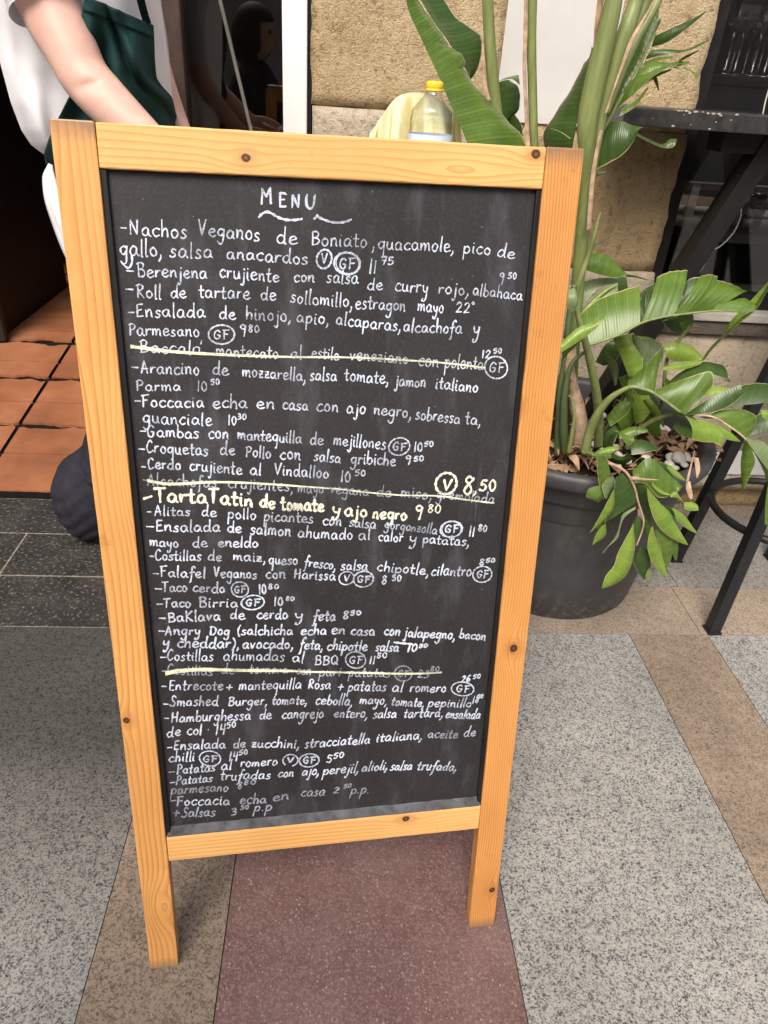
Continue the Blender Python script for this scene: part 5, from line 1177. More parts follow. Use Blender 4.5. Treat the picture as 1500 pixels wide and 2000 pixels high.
bm = bmesh.new(); beam(bm, (lo.x + .02, 1.752, lo.z), (hi.x + .02, 1.752, hi.z), .043, .040); obj('leg', bm, M['black_wood'], table)
bm = bmesh.new(); beam(bm, (2 * hi.x - lo.x + .1, 1.70, .004), (hi.x + .1, 1.70, hi.z), .043, .040); obj('leg', bm, M['black_wood'], table)
bm = bmesh.new(); box(bm, TX0 + .25, TX1 - .03, 1.685, 1.76, TZ - .075, TZ - .0345, .002); obj('apron_rail', bm, M['black_wood'], table)

# ------------------------------------------------------------------ bar stool
fa = atz(1390, 1232, .0); stool = empty('bar_stool', (1.09, 1.42, 0), 'black metal bar stool with a round foot ring beside the potted plant', 'bar stool')
SC = Vector((1.12, 1.46, 0))
feet = []
fb = fa + Vector((.03, .30, 0)); fc = Vector((1.252, 1.60, 0)); fd = Vector((1.272, 1.29, 0))
topz = .80
def to_top(f): q = SC + (f - SC) * .52; return Vector((q.x, q.y, topz))
for f in (fa, fb, fc, fd):
    bm = bmesh.new(); beam(bm, f + Vector((0, 0, .004)), to_top(f), .027, .027); o = obj('leg', bm, M['black_metal'], stool)
    bm = bmesh.new(); box(bm, f.x - .017, f.x + .017, f.y - .017, f.y + .017, 0, .006, .001); obj('foot_cap', bm, M['black_metal'], o)
bm = bmesh.new(); zr = .235
rad = .165
Pn = [(SC.x + rad * math.cos(a), SC.y + rad * math.sin(a), zr, .0095) for a in [2 * math.pi * k / 40 for k in range(41)]]
tube(bm, Pn, 10, 1, False); obj('foot_ring', bm, M['black_metal'], stool, True)
bm = bmesh.new(); lathe(bm, [(0, topz + .03), (.14, topz + .03), (.15, topz + .024), (.152, topz + .006), (.146, topz), (0, topz)], 40, (SC.x, SC.y, 0)); obj('seat', bm, M['steel_wood'], stool, True)

# ------------------------------------------------------------------ small table behind the board, with bottle and cloth
TT = .830
st = empty('cafe_table', (.02, 1.40, 0), 'square wooden cafe table behind the chalkboard carrying the bottle and yellow cloth', 'table')
bm = bmesh.new(); box(bm, -.27, .27, 1.13, 1.72, TT - .028, TT, .004); obj('table_top', bm, M['steel_wood'], st)
for sx in (-.22, .22):
    for sy in (1.17, 1.68):
        bm = bmesh.new(); box(bm, sx - .02, sx + .02, sy - .02, sy + .02, .0, TT - .0285, .003); obj('leg', bm, M['black_wood'], st)
bp = at(846, 200, 1.25)
bottle = empty('cleaner_bottle', (bp.x, bp.y, TT), 'clear plastic bottle with a ribbed yellow cap beside the yellow cloth', 'bottle')
zt = 1.0984
def zy(y): return zt - (y - 158) * .00068
bm = bmesh.new()
lathe(bm, [(0, TT + .004), (.026, TT + .001), (.033, TT + .006), (.034, TT + .05), (.034, zy(262)), (.0333, zy(250)), (.0338, zy(244)), (.0335, zy(232)), (.0322, zy(226)), (.0318, zy(220)), (.0318, zy(218)), (.0300, zy(212)), (.0245, zy(203)), (.0175, zy(192)), (.0135, zy(184)), (.0118, zy(181)), (.0118, zy(174))], 44, (bp.x, bp.y, 0))
obj('bottle_body', bm, M['bottle'], bottle, True)
bm = bmesh.new(); lathe(bm, [(.0348, TT + .06), (.0349, zy(262))], 44, (bp.x, bp.y, 0)); obj('label', bm, plain('white_blue_label', (.66, .72, .82), .4, .4, .08, 90), bottle, True)
bm = bmesh.new()
prof = [(0, zt), (.0095, zt), (.0122, zt - .0012), (.0130, zt - .003), (.0130, zt - .0095), (.0126, zt - .0102), (.0134, zt - .0108), (.0134, zt - .0135), (.012, zt - .014), (.0119, zt - .013)]
lathe(bm, prof, 72, (bp.x, bp.y, 0))
for v in bm.verts:
    d = Vector((v.co.x - bp.x, v.co.y - bp.y)); 
    if .0125 < d.length < .0132: k = 1 + .018 * math.sin(24 * math.atan2(d.y, d.x)); v.co.x = bp.x + d.x * k; v.co.y = bp.y + d.y * k
obj('cap', bm, M['cap_yellow'], bottle, True)
# cloth heaped up: a front and a back sheet that share a crest
bm = bmesh.new(); NU, NV = 72, 26
crest = resample(crom([(722, 262), (738, 238), (757, 210), (774, 191), (790, 183), (812, 180), (836, 184), (862, 197), (893, 216), (897, 250)], 8), NU + 1)
sheets = []
for sgn in (-1, 1):
    gr = []
    for i, (x, y) in enumerate(crest):
        u = i / NU; T = at(x, y, 1.50 + .010 * math.sin(u * 17) + .006 * math.sin(u * 41)); row = []
        fd_ = .030 * math.sin(u * 19 + 1.2) + .014 * math.sin(u * 37 + sgn) + .007 * math.sin(u * 71)
        bx_ = T.x + (u - .5) * .09
        for k in range(NV + 1):
            t = k / NV
            yy_ = T.y + sgn * (.075 * t ** .75 + (fd_ * .9) * min(1, t * 2.2))
            row.append(bm.verts.new((T.x + (bx_ - T.x) * t + .010 * math.sin(u * 24 + t * 5) * t, yy_ + .004 * math.sin(u * 60 + t * 13) * t, T.z + (TT + .004 - T.z) * t ** 1.05)))
        gr.append(row)
    for i in range(NU):
        for k in range(NV): bm.faces.new((gr[i][k], gr[i+1][k], gr[i+1][k+1], gr[i][k+1]))
bmesh.ops.remove_doubles(bm, verts=bm.verts[:], dist=.00005)
tag(obj('cleaning_cloth', bm, M['cloth_yellow'], None, True), 'crumpled pale yellow cleaning cloth heaped behind the clear bottle', 'cloth')

# ------------------------------------------------------------------ the person wiping the table
person = empty('person', (-.60, 1.66, 0), 'person in white T-shirt and dark green apron leaning over behind the chalkboard', 'person')
def lerp_tab(tab, y):
    if y <= tab[0][0]: return tab[0][1:]
    for a, b in zip(tab, tab[1:]):
        if y <= b[0]:
            u = (y - a[0]) / (b[0] - a[0]); u = u * u * (3 - 2 * u) if False else u
            return tuple(p + (q - p) * u for p, q in zip(a[1:], b[1:]))
    return tab[-1][1:]
TOR = [(-230, 60, 200, 1.47, .045), (-190, -5, 250, 1.48, .075), (-140, -32, 288, 1.49, .10), (-80, -36, 302, 1.50, .115), (0, -27, 313, 1.52, .125), (60, -13, 322, 1.535, .128), (130, 2, 331, 1.55, .13), (200, 21, 338, 1.57, .13), (255, 42, 344, 1.59, .13), (285, 62, 347, 1.60, .125), (306, 92, 347, 1.605, .12), (330, 120, 347, 1.61, .115)]
def tor_pt(y, ang, k=1.0, off=0.0, ex=1.0):
    xl, xr, Y, b = lerp_tab(TOR, y)
    cx, a = (xl + xr) / 2, (xr - xl) / 2
    return at(cx + a * k * math.cos(ang), y, Y - (b * k + off) * math.sin(ang))
bm = bmesh.new(); prev = None; n2 = 96
for i in range(60):
    y = -230 + 560 * i / 59; ring = []
    for k in range(n2):
        a = 2 * math.pi * k / n2
        t = max(0, min(1, (y + 60) / 350))
        f = .013 * t * math.sin(7 * a + y * .012) + .006 * t * math.sin(13 * a - y * .022 + 1) + .004 * math.sin(3 * a + y * .03)
        f *= 1 - .6 * math.exp(-((a - 1.2) / .8) ** 2)
        ring.append(bm.verts.new(tor_pt(y, a, 1.0, f * 2.0)))
    if prev:
        for k in range(n2): bm.faces.new((prev[k], prev[(k+1) % n2], ring[(k+1) % n2], ring[k]))
    prev = ring
shirt = obj('shirt', bm, M['shirt'], person, True)
# near sleeve
ARM = [(20, -150, 70, 1.45), (60, -70, 64, 1.42), (88, -8, 60, 1.395), (112, 48, 56, 1.38), (143, 105, 51, 1.365), (166, 150, 48, 1.355), (203, 192, 46, 1.34), (252, 240, 41, 1.325), (306, 288, 33, 1.31), (345, 322, 26, 1.30)]
bm = bmesh.new(); P = []
for x, y, r, Y in [(-10, -190, 66, 1.47), (20, -150, 80, 1.45), (58, -72, 80, 1.42), (84, -22, 78, 1.395), (99, 10, 80, 1.388)]: P.append((*at(x, y, Y), pxr(r, Y, x, y)))
tube(bm, P, 40, 10, False)
for v in bm.verts:
    v.co += Vector((math.sin(v.co.z * 190), math.cos(v.co.x * 170), math.sin(v.co.x * 150))) * .0016
bmesh.ops.solidify(bm, geom=bm.faces[:], thickness=.004)
obj('sleeve', bm, M['shirt'], person, True)
bm = bmesh.new(); P = []
for x, y, r, Y in [(255, -185, 46, 1.55), (272, -120, 46, 1.58), (280, -50, 34, 1.61), (286, 10, 29, 1.63), (297, 75, 29, 1.64), (304, 122, 27, 1.645)]: P.append((*at(x, y, Y), pxr(r, Y, x, y)))
tube(bm, P, 30, 8, False); bmesh.ops.solidify(bm, geom=bm.faces[:], thickness=.004); obj('sleeve', bm, M['shirt'], person, True)
# body: one continuous surface
bm = bmesh.new()
def limb(pts, n=6, seg=20): tube(bm, [(*at(x, y, Y), pxr(r, Y, x, y)) for x, y, r, Y in pts], seg, n)
limb(ARM, 6, 28)
FAR = [(262, -160, 42, 1.56), (278, -60, 30, 1.61), (290, 30, 26, 1.635), (303, 105, 25, 1.645), (318, 165, 25, 1.63), (341, 235, 25, 1.58), (366, 290, 21, 1.52), (385, 325, 18, 1.48)]
limb(FAR)
def hand(x, y, Y, dirpx, side, s=1.0):
    w0 = at(x, y, Y); w1 = at(x + dirpx[0], y + dirpx[1], Y - .01); f = (w1 - w0).normalized(); up = Vector((0, 0, 1)); f = (f - up * f.dot(up) * .7).normalized(); sd = f.cross(up).normalized() * side
    tube(bm, [(*(w0), .024 * s), (*(w0 + f * .03), .027 * s), (*(w0 + f * .065 - up * .004), .025 * s), (*(w0 + f * .085 - up * .008), .018 * s)], 14, 4, True, .62)
    for k, (o, L) in enumerate(((-.024, .062), (-.008, .072), (.008, .067), (.023, .052))):
        b = w0 + f * .075 + sd * o - up * .006
        tube(bm, [(*b, .0088), (*(b + f * L * .4 + up * .004), .0085), (*(b + f * L * .75 - up * .008), .0078), (*(b + f * L - up * .022), .0065)], 10, 4)
    b = w0 + f * .025 - sd * .022
    tube(bm, [(*b, .011), (*(b + f * .025 - sd * .016 - up * .006), .0105), (*(b + f * .052 - sd * .016 - up * .018), .0085)], 10, 4)
hand(347, 324, 1.30, (36, 20), 1); hand(393, 327, 1.47, (22, 22), -1)
limb([(135, -150, 84, 1.49), (145, 0, 92, 1.52), (172, 150, 96, 1.56), (215, 330, 96, 1.62), (235, 430, 96, 1.63)], 6, 24)
limb([(118, -190, 60, 1.48), (128, -240, 46, 1.45), (140, -290, 46, 1.41)])
HC = at(158, -365, 1.36)
fd = Vector((.62, -.62, -.48)).normalized()                        # face looks down at the table
t = bmesh.new(); bmesh.ops.create_uvsphere(t, u_segments=32, v_segments=24, radius=1)
side = fd.cross(Vector((0, 0, 1))).normalized(); hu = side.cross(fd).normalized()
for v in t.verts:
    x, y, z = v.co; k = 1 - .22 * max(0, -z) * (1 if y > -.3 else .6)
    v.co = HC + side * (x * .074 * k) + fd * (y * .095 * (1 - .05 * z)) + hu * (z * .112)
merge(bm, t)
tube(bm, [(*(HC + fd * .088 + hu * .022), .006), (*(HC + fd * .104 - hu * .012), .011), (*(HC + fd * .098 - hu * .024), .010)], 10, 4)
tube(bm, [(*(HC + fd * .086 - hu * .050 - side * .022), .005), (*(HC + fd * .093 - hu * .050), .0075), (*(HC + fd * .086 - hu * .050 + side * .022), .005)], 8, 4)
for sgn in (-1, 1): tube(bm, [(*(HC + side * sgn * .072 + hu * .02 - fd * .008), .010), (*(HC + side * sgn * .081 - fd * .012), .013), (*(HC + side * sgn * .072 - hu * .03 - fd * .004), .008)], 10, 4)
for pts in ([(225, 440, 66, 1.62), (238, 700, 44, 1.62), (232, 880, 34, 1.63), (215, 1000, 26, 1.64)], [(275, 440, 62, 1.66), (300, 700, 46, 1.72), (318, 860, 36, 1.78), (322, 960, 28, 1.80)]): limb(pts)
body = obj('body', bm, M['skin'], person, True)
rm = body.modifiers.new('merge', 'REMESH'); rm.mode = 'VOXEL'; rm.voxel_size = .0042
sm = body.modifiers.new('smooth', 'SMOOTH'); sm.iterations = 7; sm.factor = .5
dg = bpy.context.evaluated_depsgraph_get(); me = bpy.data.meshes.new_from_object(body.evaluated_get(dg))
body.modifiers.clear(); body.data = me
EL = at(172, 166, 1.30)
for v in me.vertices:
    d = (v.co - EL); d2 = (d.x * .8 + d.z * .25) ** 2 / .020 ** 2 + (d.z - d.x * .25) ** 2 / .009 ** 2 + d.y ** 2 / .05 ** 2
    v.co.y += .0055 * math.exp(-d2)
for p in me.polygons: p.use_smooth = True
if not me.materials: me.materials.append(M['skin'])
# eyes and hair
for sgn in (-1, 1):
    bm = bmesh.new(); bmesh.ops.create_uvsphere(bm, u_segments=14, v_segments=10, radius=.011)
    for v in bm.verts: v.co = v.co + HC + fd * .080 + side * sgn * .030 + hu * .020
    obj('eye', bm, M['white_paint'], person, True)
    bm = bmesh.new(); bmesh.ops.create_uvsphere(bm, u_segments=12, v_segments=8, radius=.0055)
    for v in bm.verts: v.co = v.co + HC + fd * .0885 + side * sgn * .030 + hu * .019
    obj('iris', bm, M['hair'], person, True)
bm = bmesh.new(); bmesh.ops.create_uvsphere(bm, u_segments=40, v_segments=28, radius=1)
for v in bm.verts:
    x, y, z = v.co; wv = 1 + .025 * math.sin(22 * math.atan2(x, y)) 
    lo_ = y > .35 and z < .45
    s_ = .93 if lo_ else 1.10 * wv
    if z < -.55 and not lo_: s_ *= .9
    v.co = HC + side * (x * .077 * s_) + fd * (y * .097 * s_ - .006) + hu * (z * .115 * s_)
obj('hair', bm, M['hair'], person, True)
# apron
XR_ = [(-20, 290), (50, 298), (110, 301), (150, 305), (168, 316), (190, 334), (240, 347), (300, 352), (400, 352), (640, 348)]
XL_ = [(-20, 172), (0, 165), (100, 152), (180, 139), (210, 124), (240, 109), (275, 95), (300, 87), (340, 95), (400, 110), (480, 132), (640, 165)]
def ap(u, v, off, fold=1.0):
    top = -6 + 56 * u ** 1.15; y = top + (620 - top) * v
    xl = lerp_tab(XL_, y)[0]; xr = lerp_tab(XR_, y)[0]; x = xl + (xr - xl) * u
    a_, b_, Y, b = lerp_tab(TOR, min(y, 329)); cx, hw = (a_ + b_) / 2, (b_ - a_) / 2
    c = max(-1, min(1, (x - cx) / (hw * 1.02))); s = math.sqrt(max(0, 1 - c * c))
    fo = (.010 * math.sin(9 * u + 10 * v) + .006 * math.sin(21 * u - 14 * v)) * min(1, v * 8) * fold
    fo += -.018 * math.exp(-((u - .35 - v * 1.9) / .07) ** 2) * fold + .014 * math.exp(-((u - .46 - v * 1.9) / .06) ** 2) * fold
    return at(x, y, Y - b * s - off - fo)
def apron_patch(name, u0, u1, v0, v1, off, nu, nv, mat, par, fold=1.0):
    bm = bmesh.new(); gr = [[bm.verts.new(ap(u0 + (u1 - u0) * i / nu, v0 + (v1 - v0) * k / nv, off, fold)) for k in range(nv + 1)] for i in range(nu + 1)]
    for i in range(nu):
        for k in range(nv): bm.faces.new((gr[i][k], gr[i+1][k], gr[i+1][k+1], gr[i][k+1]))
    bmesh.ops.recalc_face_normals(bm, faces=bm.faces[:]); bmesh.ops.solidify(bm, geom=bm.faces[:], thickness=.0022)
    return obj(name, bm, mat, par, True)
apron = apron_patch('apron', 0, 1, 0, 1, .030, 60, 90, M['apron'], person)
apron_patch('bib_hem', .0, 1, -.002, .042, .0335, 50, 6, M['apron'], apron)
bm = bmesh.new(); P = [tuple(at(x, y, Y)) for x, y, Y in ((288, 46, 1.415), (280, 20, 1.41), (270, -20, 1.40), (255, -90, 1.40), (220, -180, 1.42))]
for a in (0,):
    Q = crom(P, 8); prev = None
    for i, q in enumerate(Q):
        q = Vector(q); s = CR * .0065; cur = (bm.verts.new(q - s), bm.verts.new(q + s))
        if prev: bm.faces.new((prev[0], prev[1], cur[1], cur[0]))
        prev = cur
bmesh.ops.solidify(bm, geom=bm.faces[:], thickness=.002); obj('strap', bm, M['apron'], apron, True)
# trousers and shoes
def leg(pts, name='trouser_leg', mat='trouser', folds=True):
    bm = bmesh.new(); tube(bm, [(*at(x, y, Y), pxr(r, Y, x, y)) for x, y, r, Y in pts], 36, 8)
    if folds:
        for v in bm.verts:
            a = v.co; v.co = a + Vector((math.sin(a.z * 75 + a.x * 30), math.sin(a.z * 62 + a.x * 50), 0)) * .0012 + Vector((-1, -.6, 0)) * ((.012 * abs(math.sin(a.z * 48 + a.y * 14 + a.x * 10)) ** 1.6 - .004) if a.z < .22 else 0)
    return obj(name, bm, M[mat], person, True)
leg([(232, 400, 98, 1.60), (242, 560, 86, 1.60), (248, 720, 74, 1.60), (240, 830, 62, 1.61), (222, 868, 54, 1.615), (219, 900, 58, 1.62), (221, 940, 60, 1.63), (224, 985, 52, 1.64)])
bm = bmesh.new()
tube(bm, [(*at(x, y, Y), pxr(r, Y, x, y)) for x, y, r, Y in [(226, 880, 30, 1.64), (205, 903, 52, 1.642), (190, 932, 70, 1.64), (183, 962, 75, 1.638), (186, 988, 70, 1.64), (197, 1010, 60, 1.645), (204, 1024, 48, 1.65)]], 48, 8)
for v in bm.verts:
    a = v.co; d = math.sin((a.x - a.z * 1.1) * 62 + a.y * 25); v.co = a + Vector((-.6, -1, 0)).normalized() * (.008 * (abs(d) ** .6) - .004) + Vector((0, 0, .003 * math.sin(a.x * 90)))
obj('trouser_hem', bm, M['trouser'], person, True)
leg([(275, 420, 92, 1.66), (290, 600, 74, 1.68), (312, 780, 58, 1.74), (322, 900, 54, 1.78), (325, 945, 52, 1.80)])
for (cx, cy, Yd) in ((-.615, 1.665, 0), (-.36, 1.755, 0)):
    bm = bmesh.new(); bmesh.ops.create_uvsphere(bm, u_segments=28, v_segments=18, radius=1)
    for v in bm.verts:
        x, y, z = v.co; z = max(z, -.35); k = 1 - .25 * max(0, x)
        v.co = Vector((cx + .03 + x * .135, cy - .03 * x + y * .046 * k, .018 + (z + .35) * .048 * (1.25 - .45 * x)))
    s = obj('shoe', bm, M['shoe'], person, True)
    bm = bmesh.new(); bmesh.ops.create_circle(bm, cap_ends=True, segments=28, radius=1)
    for v in bm.verts: v.co = Vector((cx + .03 + v.co.x * .138, cy - .03 * v.co.x + v.co.y * .048 * (1 - .25 * max(0, v.co.x)), .001))
    r = bmesh.ops.extrude_face_region(bm, geom=bm.faces[:]); bmesh.ops.translate(bm, vec=(0, 0, .018), verts=[g_ for g_ in r['geom'] if isinstance(g_, bmesh.types.BMVert)])
    obj('sole', bm, M['black_metal'], s)
# white side towel hanging from the apron string
bm = bmesh.new()
a = resample(crom([tuple(at(x, y, 1.56)) for x, y in ((97, 318), (86, 335), (83, 352), (88, 392), (104, 440), (124, 492), (150, 545))], 8), 30)
b = resample(crom([tuple(at(x, y, 1.50)) for x, y in ((99, 322), (104, 340), (112, 365), (128, 410), (150, 455), (172, 500), (196, 550))], 8), 30)
prev = None
for i, (p, q) in enumerate(zip(a, b)):
    cur = [bm.verts.new(Vector(p).lerp(Vector(q), k / 8) + Vector((0, -.010 * math.sin(math.pi * k / 8) - .004 * math.sin(k * 1.8 + i * .1), 0))) for k in range(9)]
    if prev:
        for k in range(8): bm.faces.new((prev[k], prev[k+1], cur[k+1], cur[k]))
    prev = cur
bmesh.ops.recalc_face_normals(bm, faces=bm.faces[:]); bmesh.ops.solidify(bm, geom=bm.faces[:], thickness=.004)
tag(obj('side_towel', bm, M['shirt'], None, True), 'white cloth towel hanging at the hip of the person beside the board post', 'towel')

# ------------------------------------------------------------------ inside the doorway
cab = empty('cabinet', (-1.75, 3.0, ZT), 'low black cabinet standing on the tiles inside the dark doorway', 'cabinet')
q0 = atz(80, 545, ZT)
bm = bmesh.new(); box(bm, q0.x - .9, q0.x, q0.y, q0.y + .6, ZT + .03, .62, .004); obj('cabinet_body', bm, M['black_wood'], cab)
bm = bmesh.new(); box(bm, q0.x - .92, q0.x + .02, q0.y - .02, q0.y + .62, .621, .65, .004); obj('cabinet_top', bm, M['black_wood'], cab)
bm = bmesh.new(); box(bm, q0.x - .88, q0.x - .02, q0.y + .02, q0.y + .58, ZT, ZT + .0295); obj('plinth', bm, M['black_metal'], cab)
crm = plain('old_brown_boards', (.36, .23, .12), .8, .2, .4, 20)
for i, (z0, lab) in enumerate(((.651, 'dim brown wooden crate lower of two on the black cabinet'), (.852, 'dim brown wooden crate upper of two on the black cabinet'))):
    cr = empty('wooden_crate', (q0.x - .33, q0.y + .25, z0), lab, 'crate', 'wooden crates in the doorway')
    for k in range(3):
        bm = bmesh.new(); box(bm, q0.x - .62, q0.x - .04, q0.y + .02, q0.y + .034, z0 + .006 + k * .062, z0 + .058 + k * .062, .001); obj('slat', bm, crm, cr)
    for xx in (q0.x - .62, q0.x - .054):
        bm = bmesh.new(); box(bm, xx, xx + .014, q0.y + .0345, q0.y + .42, z0, z0 + .19, .001); obj('end_board', bm, crm, cr)
    bm = bmesh.new(); box(bm, q0.x - .605, q0.x - .055, q0.y + .035, q0.y + .42, z0 + .004, z0 + .014); obj('bottom_board', bm, crm, cr)
dl = empty('door_leaf', (-1.1, 2.1, 0), 'black door leaf standing open at the left edge of the doorway', 'door')
e0 = ramp_pt(2, 664); e1 = ramp_pt(20, 648)
bm = bmesh.new(); box(bm, e0.x - .03, e0.x + .012, e0.y, e0.y + .75, e0.z + .012, 2.2, .003); obj('door_panel', bm, M['black_wood'], dl)
bm = bmesh.new(); box(bm, e0.x - .032, e0.x + .030, e0.y - .03, e0.y - .001, e0.z + .004, 2.2, .004); obj('door_stile', bm, M['black_metal'], dl)
wall_lamp = None
pole = bmesh.new(); tube(pole, [(*at(420, -40, 2.0), .0042), (*at(432, 10, 2.0), .0042), (*at(490, 252, 2.0), .0042), (*at(560, 540, 2.0), .0042)], 8, 4, True, .4)
tag(obj('pale_strip', pole, M['pale_thing'], None, True), 'thin pale strip leaning diagonally behind the dark glass pane', 'strip')

# ------------------------------------------------------------------ inside the bar window
shelf = empty('bar_shelf', (1.4, 2.05, 0), 'black shelf panel behind the window carrying rows of wine glasses', 'shelf')
SZ = at(1400, 146, 1.96).z
bm = bmesh.new(); box(bm, XW + .04, 2.35, 1.93, 2.40, SZ - .02, SZ, .002); obj('shelf_board', bm, M['black_wood'], shelf)
bm = bmesh.new(); box(bm, XW + .04, 2.35, 1.935, 1.95, SZ - .23, SZ - .0205, .002); obj('front_panel', bm, M['black_metal'], shelf)
gbm = bmesh.new()
lathe(gbm, [(0, .003), (.030, .001), (.031, .003), (.012, .006), (.0045, .012), (.0038, .075), (.006, .088), (.022, .102), (.033, .125), (.036, .150), (.033, .185), (.029, .205), (.0278, .205), (.032, .183), (.0345, .150), (.0315, .127), (.020, .106), (0, .096)], 28)
gme = bpy.data.meshes.new('wine_glass'); gbm.to_mesh(gme); gbm.free()
for p in gme.polygons: p.use_smooth = True
gme.materials.append(M['stemware'])
gl = []
for r_, (Yg, xs, zoff) in enumerate(((1.985, (1414, 1433, 1467, 1492, 1520, 1548), 0), (2.06, (1424, 1450, 1478, 1506, 1535), 0), (2.14, (1432, 1462, 1490, 1518), 0))):
    for i, x in enumerate(xs):
        o = bpy.data.objects.new('wine_glass', gme); COL.objects.link(o); p = at(x, 142, Yg); o.location = (p.x, Yg, SZ + .0005); o.rotation_euler = (0, 0, i * .7)
        tag(o, ('clear wine glass standing in the front row on the black bar shelf', 'clear wine glass standing in the middle row on the black bar shelf', 'clear wine glass standing in the back row on the black bar shelf')[r_], 'wine glass', 'wine glasses on the bar shelf')
# hanging glasses above, on a rail
rail = empty('glass_rack', (1.4, 2.05, 1.50), 'dark overhead rack behind the window with glasses hanging upside down', 'rack')
bm = bmesh.new(); box(bm, XW + .04, 2.35, 1.96, 2.2, 1.56, 1.585, .002); obj('rack_board', bm, M['black_wood'], rail)
for i, x in enumerate((1436, 1458, 1480, 1503, 1527)):
    o = bpy.data.objects.new('hanging_glass', gme); COL.objects.link(o); p = at(x, 0, 2.03); o.location = (p.x, 2.03, 1.559); o.rotation_euler = (math.pi, 0, i); o.scale = (1, 1, 1.05)
    tag(o, 'clear wine glass hanging upside down from the dark overhead rack', 'wine glass', 'hanging wine glasses')
ctr = empty('bar_counter', (1.5, 2.6, 0), 'pale topped counter in the dim bar behind the window', 'counter')
ca = at(1348, 452, 2.45)
bm = bmesh.new(); box(bm, ca.x, 2.9, 2.45, 3.1, ca.z - .03, ca.z, .004); obj('counter_top', bm, M['pale_thing'], ctr)
bm = bmesh.new(); box(bm, ca.x + .03, 2.87, 2.50, 3.05, 0, ca.z - .031, .004); obj('counter_front', bm, M['black_wood'], ctr)
cb = at(1350, 345, 2.75)
bm = bmesh.new(); box(bm, cb.x, 2.9, 2.75, 2.80, cb.z - .02, cb.z + .012, .003); box(bm, 2.84, 2.88, 2.76, 2.79, ca.z + .001, cb.z - .0205, .002); box(bm, cb.x + .02, cb.x + .05, 2.76, 2.79, ca.z + .001, cb.z - .0205, .002); tag(obj('serving_rail', bm, M['pale_thing'], None), 'pale horizontal serving rail standing on the dim counter', 'rail')
cc = at(1398, 300, 2.78); bm = bmesh.new(); lathe(bm, [(0, 0), (.055, .002), (.075, .010), (.088, .022), (.090, .024), (.076, .014), (.055, .006), (0, .004)], 40)
for v in bm.verts: v.co = Matrix.Rotation(math.radians(78), 3, 'X') @ v.co + Vector((cc.x, 2.775, cb.z + .013 + .090))
tag(obj('brass_tray', bm, M['copper'], None, True), 'round brass tray propped upright on the pale serving rail', 'tray')
for i, (x, y) in enumerate(((1410, 510), (1445, 505))):
    p = at(x, 500, 2.58); bm = bmesh.new(); lathe(bm, [(0, 0), (.028, 0), (.034, .012), (.040, .09), (.042, .12), (.040, .12), (.038, .09), (.031, .014), (0, .006)], 28, (p.x, 2.58, ca.z + .0005))
    tag(obj('tumbler', bm, M['stemware'], None, True), ('clear tumbler on the pale counter, nearer the stone wall', 'clear tumbler on the pale counter, farther from the stone wall')[i], 'tumbler', 'tumblers on the counter')
p = at(1355, 322, 2.77); bm = bmesh.new(); box(bm, p.x - .03, p.x + .03, 2.755, 2.795, cb.z + .0125, cb.z + .055, .012)
tag(obj('folded_napkin', bm, M['shirt'], None, True), 'small folded white napkin on the pale serving rail', 'napkin')
bm = bmesh.new(); tube(bm, [(*at(x, y, 1.885), .0017) for x, y in ((1512, 150), (1500, 180), (1490, 222), (1478, 300), (1462, 360), (1449, 400), (1446, 425), (1432, 455), (1408, 480), (1388, 492), (1374, 520), (1356, 545), (1330, 590), (1322, 606))], 8, 6)
tag(obj('cable', bm, M['cable'], None, True), 'thin white cable hanging down loosely inside the bar window', 'cable')

# ------------------------------------------------------------------ the far side of the street (seen in reflections, shades the sky)
fc = empty('street_facade', (0, -7, 0), 'cream rendered house front across the street seen only in reflections', 'house')
bm = bmesh.new(); box(bm, -14, 14, -7.6, -7, 0, 4.0); obj('wall', bm, M['facade'], fc)
for i in range(7):
    for k in range(1):
        x = -12 + i * 4; z = .9 + 3.2 * k
        bm = bmesh.new(); box(bm, x - .6, x + .6, -6.998, -6.95, z, z + 1.7, .01); f = obj('window', bm, M['white_paint'], fc)
        bm = bmesh.new(); box(bm, x - .5, x + .5, -6.949, -6.935, z + .1, z + 1.6); obj('pane', bm, M['black_metal'], f)

# a passer-by beside the photographer, visible as a dark reflection in the left pane
BX = at(492, 70, 4.08).x; BYY = -.346
by = empty('person', (BX, BYY, 0), 'person with bobbed hair in dark clothes mirrored in the left glass pane', 'person')
def bt_(bm, pts, seg=18, n=6, flat=1.0): tube(bm, [(BX + x, BYY + y, z, r) for x, y, z, r in pts], seg, n, True, flat)
bm = bmesh.new()
bt_(bm, [(0, 0, .60, .115), (0, 0, .80, .12), (0, .01, .98, .125), (0, .01, 1.06, .085), (0, 0, 1.10, .048), (0, .01, 1.16, .046)])
for sg in (-1, 1):
    bt_(bm, [(sg * .10, .01, 1.04, .06), (sg * .155, .01, 1.0, .05), (sg * .175, .02, .83, .040), (sg * .165, .07, .68, .032), (sg * .16, .10, .60, .026)])
    for k in range(4): bt_(bm, [(sg * .16 + (k - 1.5) * .015, .10, .60, .009), (sg * .16 + (k - 1.5) * .016, .115, .555, .008), (sg * .16 + (k - 1.5) * .014, .12, .52, .0065)], 8, 3)
    bt_(bm, [(sg * .16 - sg * .022, .115, .60, .010), (sg * .16 - sg * .036, .13, .565, .008)], 8, 3)
    bt_(bm, [(sg * .065, 0, .62, .085), (sg * .07, .01, .36, .058), (sg * .072, 0, .10, .042), (sg * .072, .0, .03, .04)])
    bt_(bm, [(sg * .072, -.03, .035, .036), (sg * .075, .06, .030, .036), (sg * .078, .13, .024, .026)])
t = bmesh.new(); bmesh.ops.create_uvsphere(t, u_segments=28, v_segments=20, radius=1)
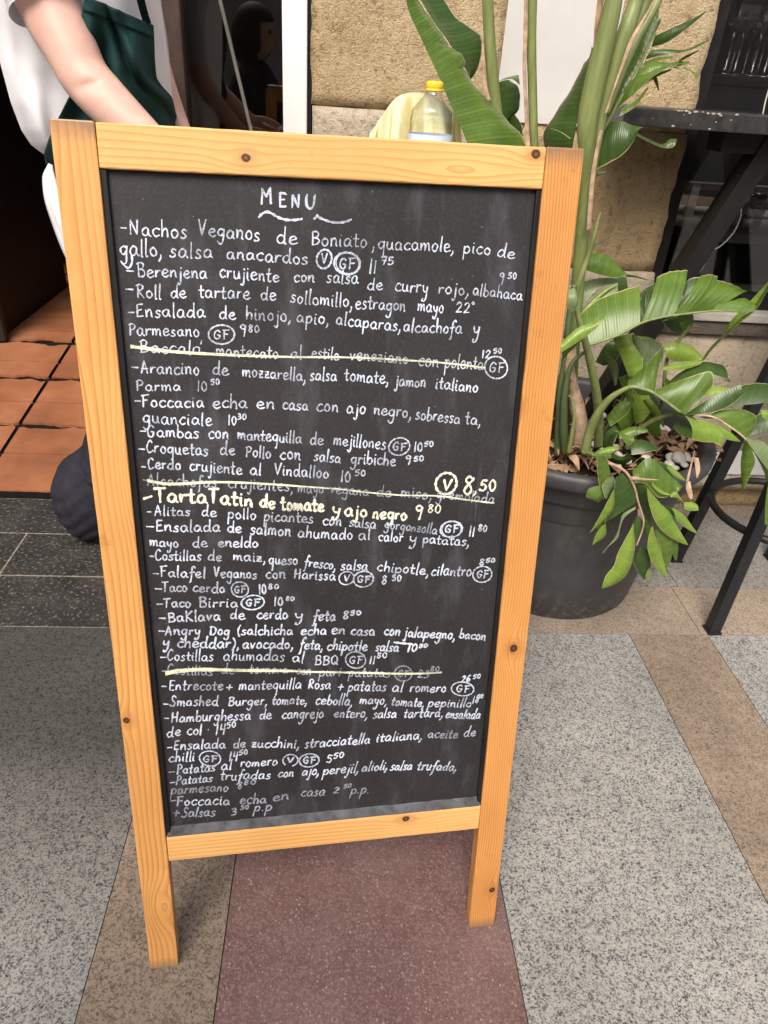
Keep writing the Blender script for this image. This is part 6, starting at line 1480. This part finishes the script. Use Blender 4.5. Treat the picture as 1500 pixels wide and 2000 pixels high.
for v in t.verts: v.co = Vector((BX + v.co.x * .072, BYY + .02 + v.co.y * .088, 1.235 + v.co.z * .108))
merge(bm, t); bt_(bm, [(0, .105, 1.25, .006), (0, .118, 1.222, .010), (0, .108, 1.212, .008)], 8, 3); bt_(bm, [(-.02, .103, 1.185, .004), (0, .108, 1.185, .006), (.02, .103, 1.185, .004)], 8, 3)
o = obj('body', bm, M['skin'], by, True)
rm = o.modifiers.new('merge', 'REMESH'); rm.mode = 'VOXEL'; rm.voxel_size = .007
sm = o.modifiers.new('smooth', 'SMOOTH'); sm.iterations = 4
dg = bpy.context.evaluated_depsgraph_get(); me = bpy.data.meshes.new_from_object(o.evaluated_get(dg)); o.modifiers.clear(); o.data = me
for p in me.polygons: p.use_smooth = True
bm = bmesh.new(); bt_(bm, [(0, 0, .60, .128), (0, 0, .80, .132), (0, .01, .98, .137), (0, .01, 1.065, .09), (0, 0, 1.085, .058)])
for sg in (-1, 1): bt_(bm, [(sg * .09, .01, 1.04, .07), (sg * .155, .01, 1.0, .06), (sg * .175, .02, .83, .05), (sg * .165, .07, .68, .042)])
obj('jumper', bm, M['trouser'], by, True)
bm = bmesh.new()
for sg in (-1, 1): bt_(bm, [(sg * .06, 0, .66, .10), (sg * .07, .01, .36, .072), (sg * .072, 0, .08, .062)])
obj('trousers', bm, M['trouser'], by, True)
bm = bmesh.new(); bmesh.ops.create_uvsphere(bm, u_segments=36, v_segments=26, radius=1)
for v in bm.verts:
    x, y, z = v.co
    face = y > .25 and z < .42 and abs(x) < .78
    q = .90 if face else 1.16
    v.co = Vector((BX + x * .080 * q, BYY + .012 + y * .094 * q, 1.235 + (z * .118 * (1.05 if not face else .9)) - (.035 if z < -.2 and not face else 0)))
obj('hair', bm, M['hair'], by, True)
for sg in (-1, 1):
    bm = bmesh.new(); bmesh.ops.create_uvsphere(bm, u_segments=12, v_segments=8, radius=.009)
    for v in bm.verts: v.co = v.co + Vector((BX + sg * .028, BYY + .098, 1.243))
    obj('eye', bm, M['hair'], by, True)
by.rotation_euler.z = math.radians(-75)
